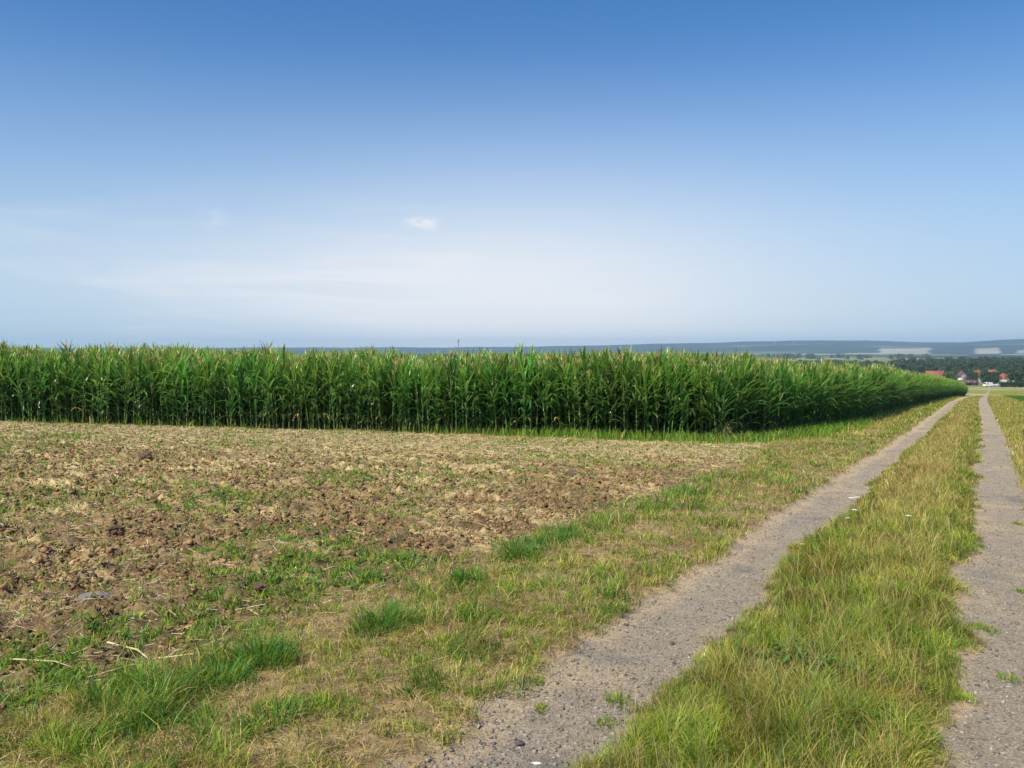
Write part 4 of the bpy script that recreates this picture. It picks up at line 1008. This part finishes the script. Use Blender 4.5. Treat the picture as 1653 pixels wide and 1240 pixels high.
house(1549, 628, .3, 3.4, 3.0, 3.1, 1.0, M_wallw, M_wallw, 'small white annex below the grey gable', dz=.3, chim=False, wins=1, door=False)
house(1582, 665, pi / 2 + .35, 10, 7, 5.6, 3.9, M_wallw, M_tile, 'house with a steep orange roof seen narrowly between dark trees', dz=.8)
house(1602, 735, .15, 7, 7, 6.0, 3.4, M_wallw, M_tile, 'house of which only an orange ridge shows above the trees', dz=1)
house(1621.5, 660, pi / 2 + .30, 8, 6.6, 4.2, 3.0, M_wallw, M_tile2, 'white gabled house with a bright red roof near the right edge', dz=.6)
# long low shed
house(1556, 560, .05, 17, 5, 1.9, 1.5, M_brick, M_dull, 'long low shed with a dull purple-red roof behind the end of the maize', dz=-.1, chim=False, wins=4)

# pale fence and parked van in front of the village
def bar(parts, x0, x1, y0, y1, z0, z1):
    v, f = boxv(x0, x1, y0, y1, z0, z1); o_n = len(parts[0]); parts[0].extend(v); parts[1].extend([tuple(q + o_n for q in g_) for g_ in f])
xf, yf, zf_, _, _ = spot(1603, 470); t_ = empty('fence', (xf, yf, zf_)); tag(t_, 'pale grey picket fence standing right of the white van', 'fence')
M_pale = plain_mat('pale_grey_wood', (.50, .50, .56), .8, .2, .1, 2)
for k in range(5):
    p_ = ([], []); bar(p_, k * 2.2, k * 2.2 + .14, -.07, .07, -.2, 1.75); part('post', p_[0], p_[1], M_frame, t_)
p_ = ([], [])
for k in range(4):
    for j in range(12): bar(p_, k * 2.2 + .16 + j * .17, k * 2.2 + .29 + j * .17, -.03, .0, .12, 1.6)
part('pickets', p_[0], p_[1], M_pale, t_)
p_ = ([], [])
for zz in (.4, 1.3):
    for k in range(4): bar(p_, k * 2.2 + .142, k * 2.2 + 2.198, .003, .05, zz, zz + .1)
part('rail', p_[0], p_[1], M_pale, t_)

def van(px_, D, rz):
    x, y, z, _, _ = spot(px_, D); t_ = empty('van', (x, y, z), rz); tag(t_, 'white van parked at the far end of the track, left of the pale fence', 'van')
    Mw = plain_mat('white_paint', (.85, .85, .80), .3, .5, .03, 1); Mt = plain_mat('tyre', (.03, .03, .03), .9, .2, .1, 3)
    prof_ = [(-2.45, .45), (-2.5, 1.2), (-2.42, 2.25), (-2.2, 2.42), (1.1, 2.42), (1.45, 2.2), (1.95, 1.35), (2.4, 1.15), (2.5, .8), (2.5, .45)]
    n_ = len(prof_); V = [(a, -.95, b) for a, b in prof_] + [(a, .95, b) for a, b in prof_]
    bm = __import__('bmesh').new(); vs_ = [bm.verts.new(q) for q in V]
    bm.faces.new(vs_[:n_][::-1]); bm.faces.new(vs_[n_:])
    for i in range(n_): j = (i + 1) % n_; bm.faces.new((vs_[i], vs_[j], vs_[n_ + j], vs_[n_ + i]))
    __import__('bmesh').ops.bevel(bm, geom=list(bm.edges), offset=.05, segments=2, affect='EDGES')
    me = bpy.data.meshes.new('body'); bm.to_mesh(me); bm.free(); me.materials.append(Mw); link('body', me, t_)
    for sg in (-1, 1):
        v, f = boxv(.55, 1.35, sg * .955 - .006, sg * .955 + .006, 1.45, 2.05); part('window', v, f, M_glass, t_)
        for ax in (-1.55, 1.6):
            wv, wf = [], []
            for yy in (-.1, .1):
                for k in range(16): wv.append((.34 * cos(k * pi / 8), yy, .34 * sin(k * pi / 8)))
            wf = [(k, (k + 1) % 16, 16 + (k + 1) % 16, 16 + k) for k in range(16)]
            me = bpy.data.meshes.new('wheel'); me.from_pydata(wv, [], wf + [tuple(range(16)), tuple(range(31, 15, -1))]); me.materials.append(Mt)
            o = link('wheel', me, t_); o.location = (ax, sg * .88, .34)
    v = [(1.47, -.8, 2.14), (1.93, -.8, 1.42), (1.93, .8, 1.42), (1.47, .8, 2.14)]; v = [(a + .05, b, c + .02) for a, b, c in v] + [(a + .03, b, c) for a, b, c in v]
    part('windscreen', v, [(0, 1, 2, 3), (4, 7, 6, 5), (0, 4, 5, 1), (2, 6, 7, 3), (1, 5, 6, 2), (0, 3, 7, 4)], M_glass, t_)
    for sg in (-.7, .7): v, f = boxv(2.49, 2.53, sg - .15, sg + .15, .8, 1.0); part('headlight', v, f, M_frame, t_)
van(1595.5, 462, pi + .25)

# ------------------------------------------------------------------ landmarks on the horizon
M_mast = plain_mat('mast_grey', (.30, .30, .33), .7, .3, .1, 1)
M_turb = plain_mat('turbine_white', (.55, .56, .58), .5, .3, .03, 1)
def mast(px_, D, h):
    x = (px_ - 826.5) / 1378 * D; t_ = empty('radio_tower', (x, D, -31)); tag(t_, 'slender grey radio tower on the horizon above the maize', 'tower')
    V, F = tube([(0, 0, 0), (0, 0, h * .55), (0, 0, h * .86)], [2.6, 1.8, 1.5], 10); part('shaft', V, F, M_mast, t_)
    V, F = tube([(0, 0, h * .80), (0, 0, h * .83), (0, 0, h * .90), (0, 0, h * .92)], [1.6, 4.2, 4.2, 1.2], 12); part('platform', V, F, M_mast, t_)
    V, F = tube([(0, 0, h * .92), (0, 0, h)], [.9, .35], 6); part('antenna', V, F, M_mast, t_)
mast(740, 2950, 67)
def turbine(px_, D, ztop_px, h, lab, ph):
    x = (px_ - 826.5) / 1378 * D; zb = 1.6 + (562 - ztop_px) / 1378 * D - h; t_ = empty('wind_turbine', (x, D, zb), -.3); tag(t_, lab, 'wind turbine', 'wind turbines on the hill')
    V, F = tube([(0, 0, -8), (0, 0, h * .5), (0, 0, h)], [2.0, 1.5, 1.0], 12); part('tower', V, F, M_turb, t_)
    v, f = boxv(-1.8, 1.8, -5, 4, h - .5, h + 3); part('nacelle', v, f, M_turb, t_)
    for k in range(3):
        a = ph + k * 2 * pi / 3; q = [(0, 1.0), (6, 1.9), (30, .35)]; V = []
        for r0, w_ in q:
            for yy in (-.3, .3):
                for sg in (-1, 1): V.append((cos(a) * r0 - sin(a) * w_ * sg, -5.6 + yy, h + 1.2 + sin(a) * r0 + cos(a) * w_ * sg))
        F = []
        for s in range(2):
            b = s * 4; F += [(b, b + 1, b + 5, b + 4), (b + 2, b + 6, b + 7, b + 3), (b, b + 4, b + 6, b + 2), (b + 1, b + 3, b + 7, b + 5)]
        F += [(8, 9, 11, 10)]
        part('blade', V, F, M_turb, t_)
turbine(1250, 6350, 547, 62, 'left of the two tiny white wind turbines on the blue hill', .6)
turbine(1281, 6600, 548.5, 50, 'right and fainter of the two tiny white wind turbines on the hill', 1.4)
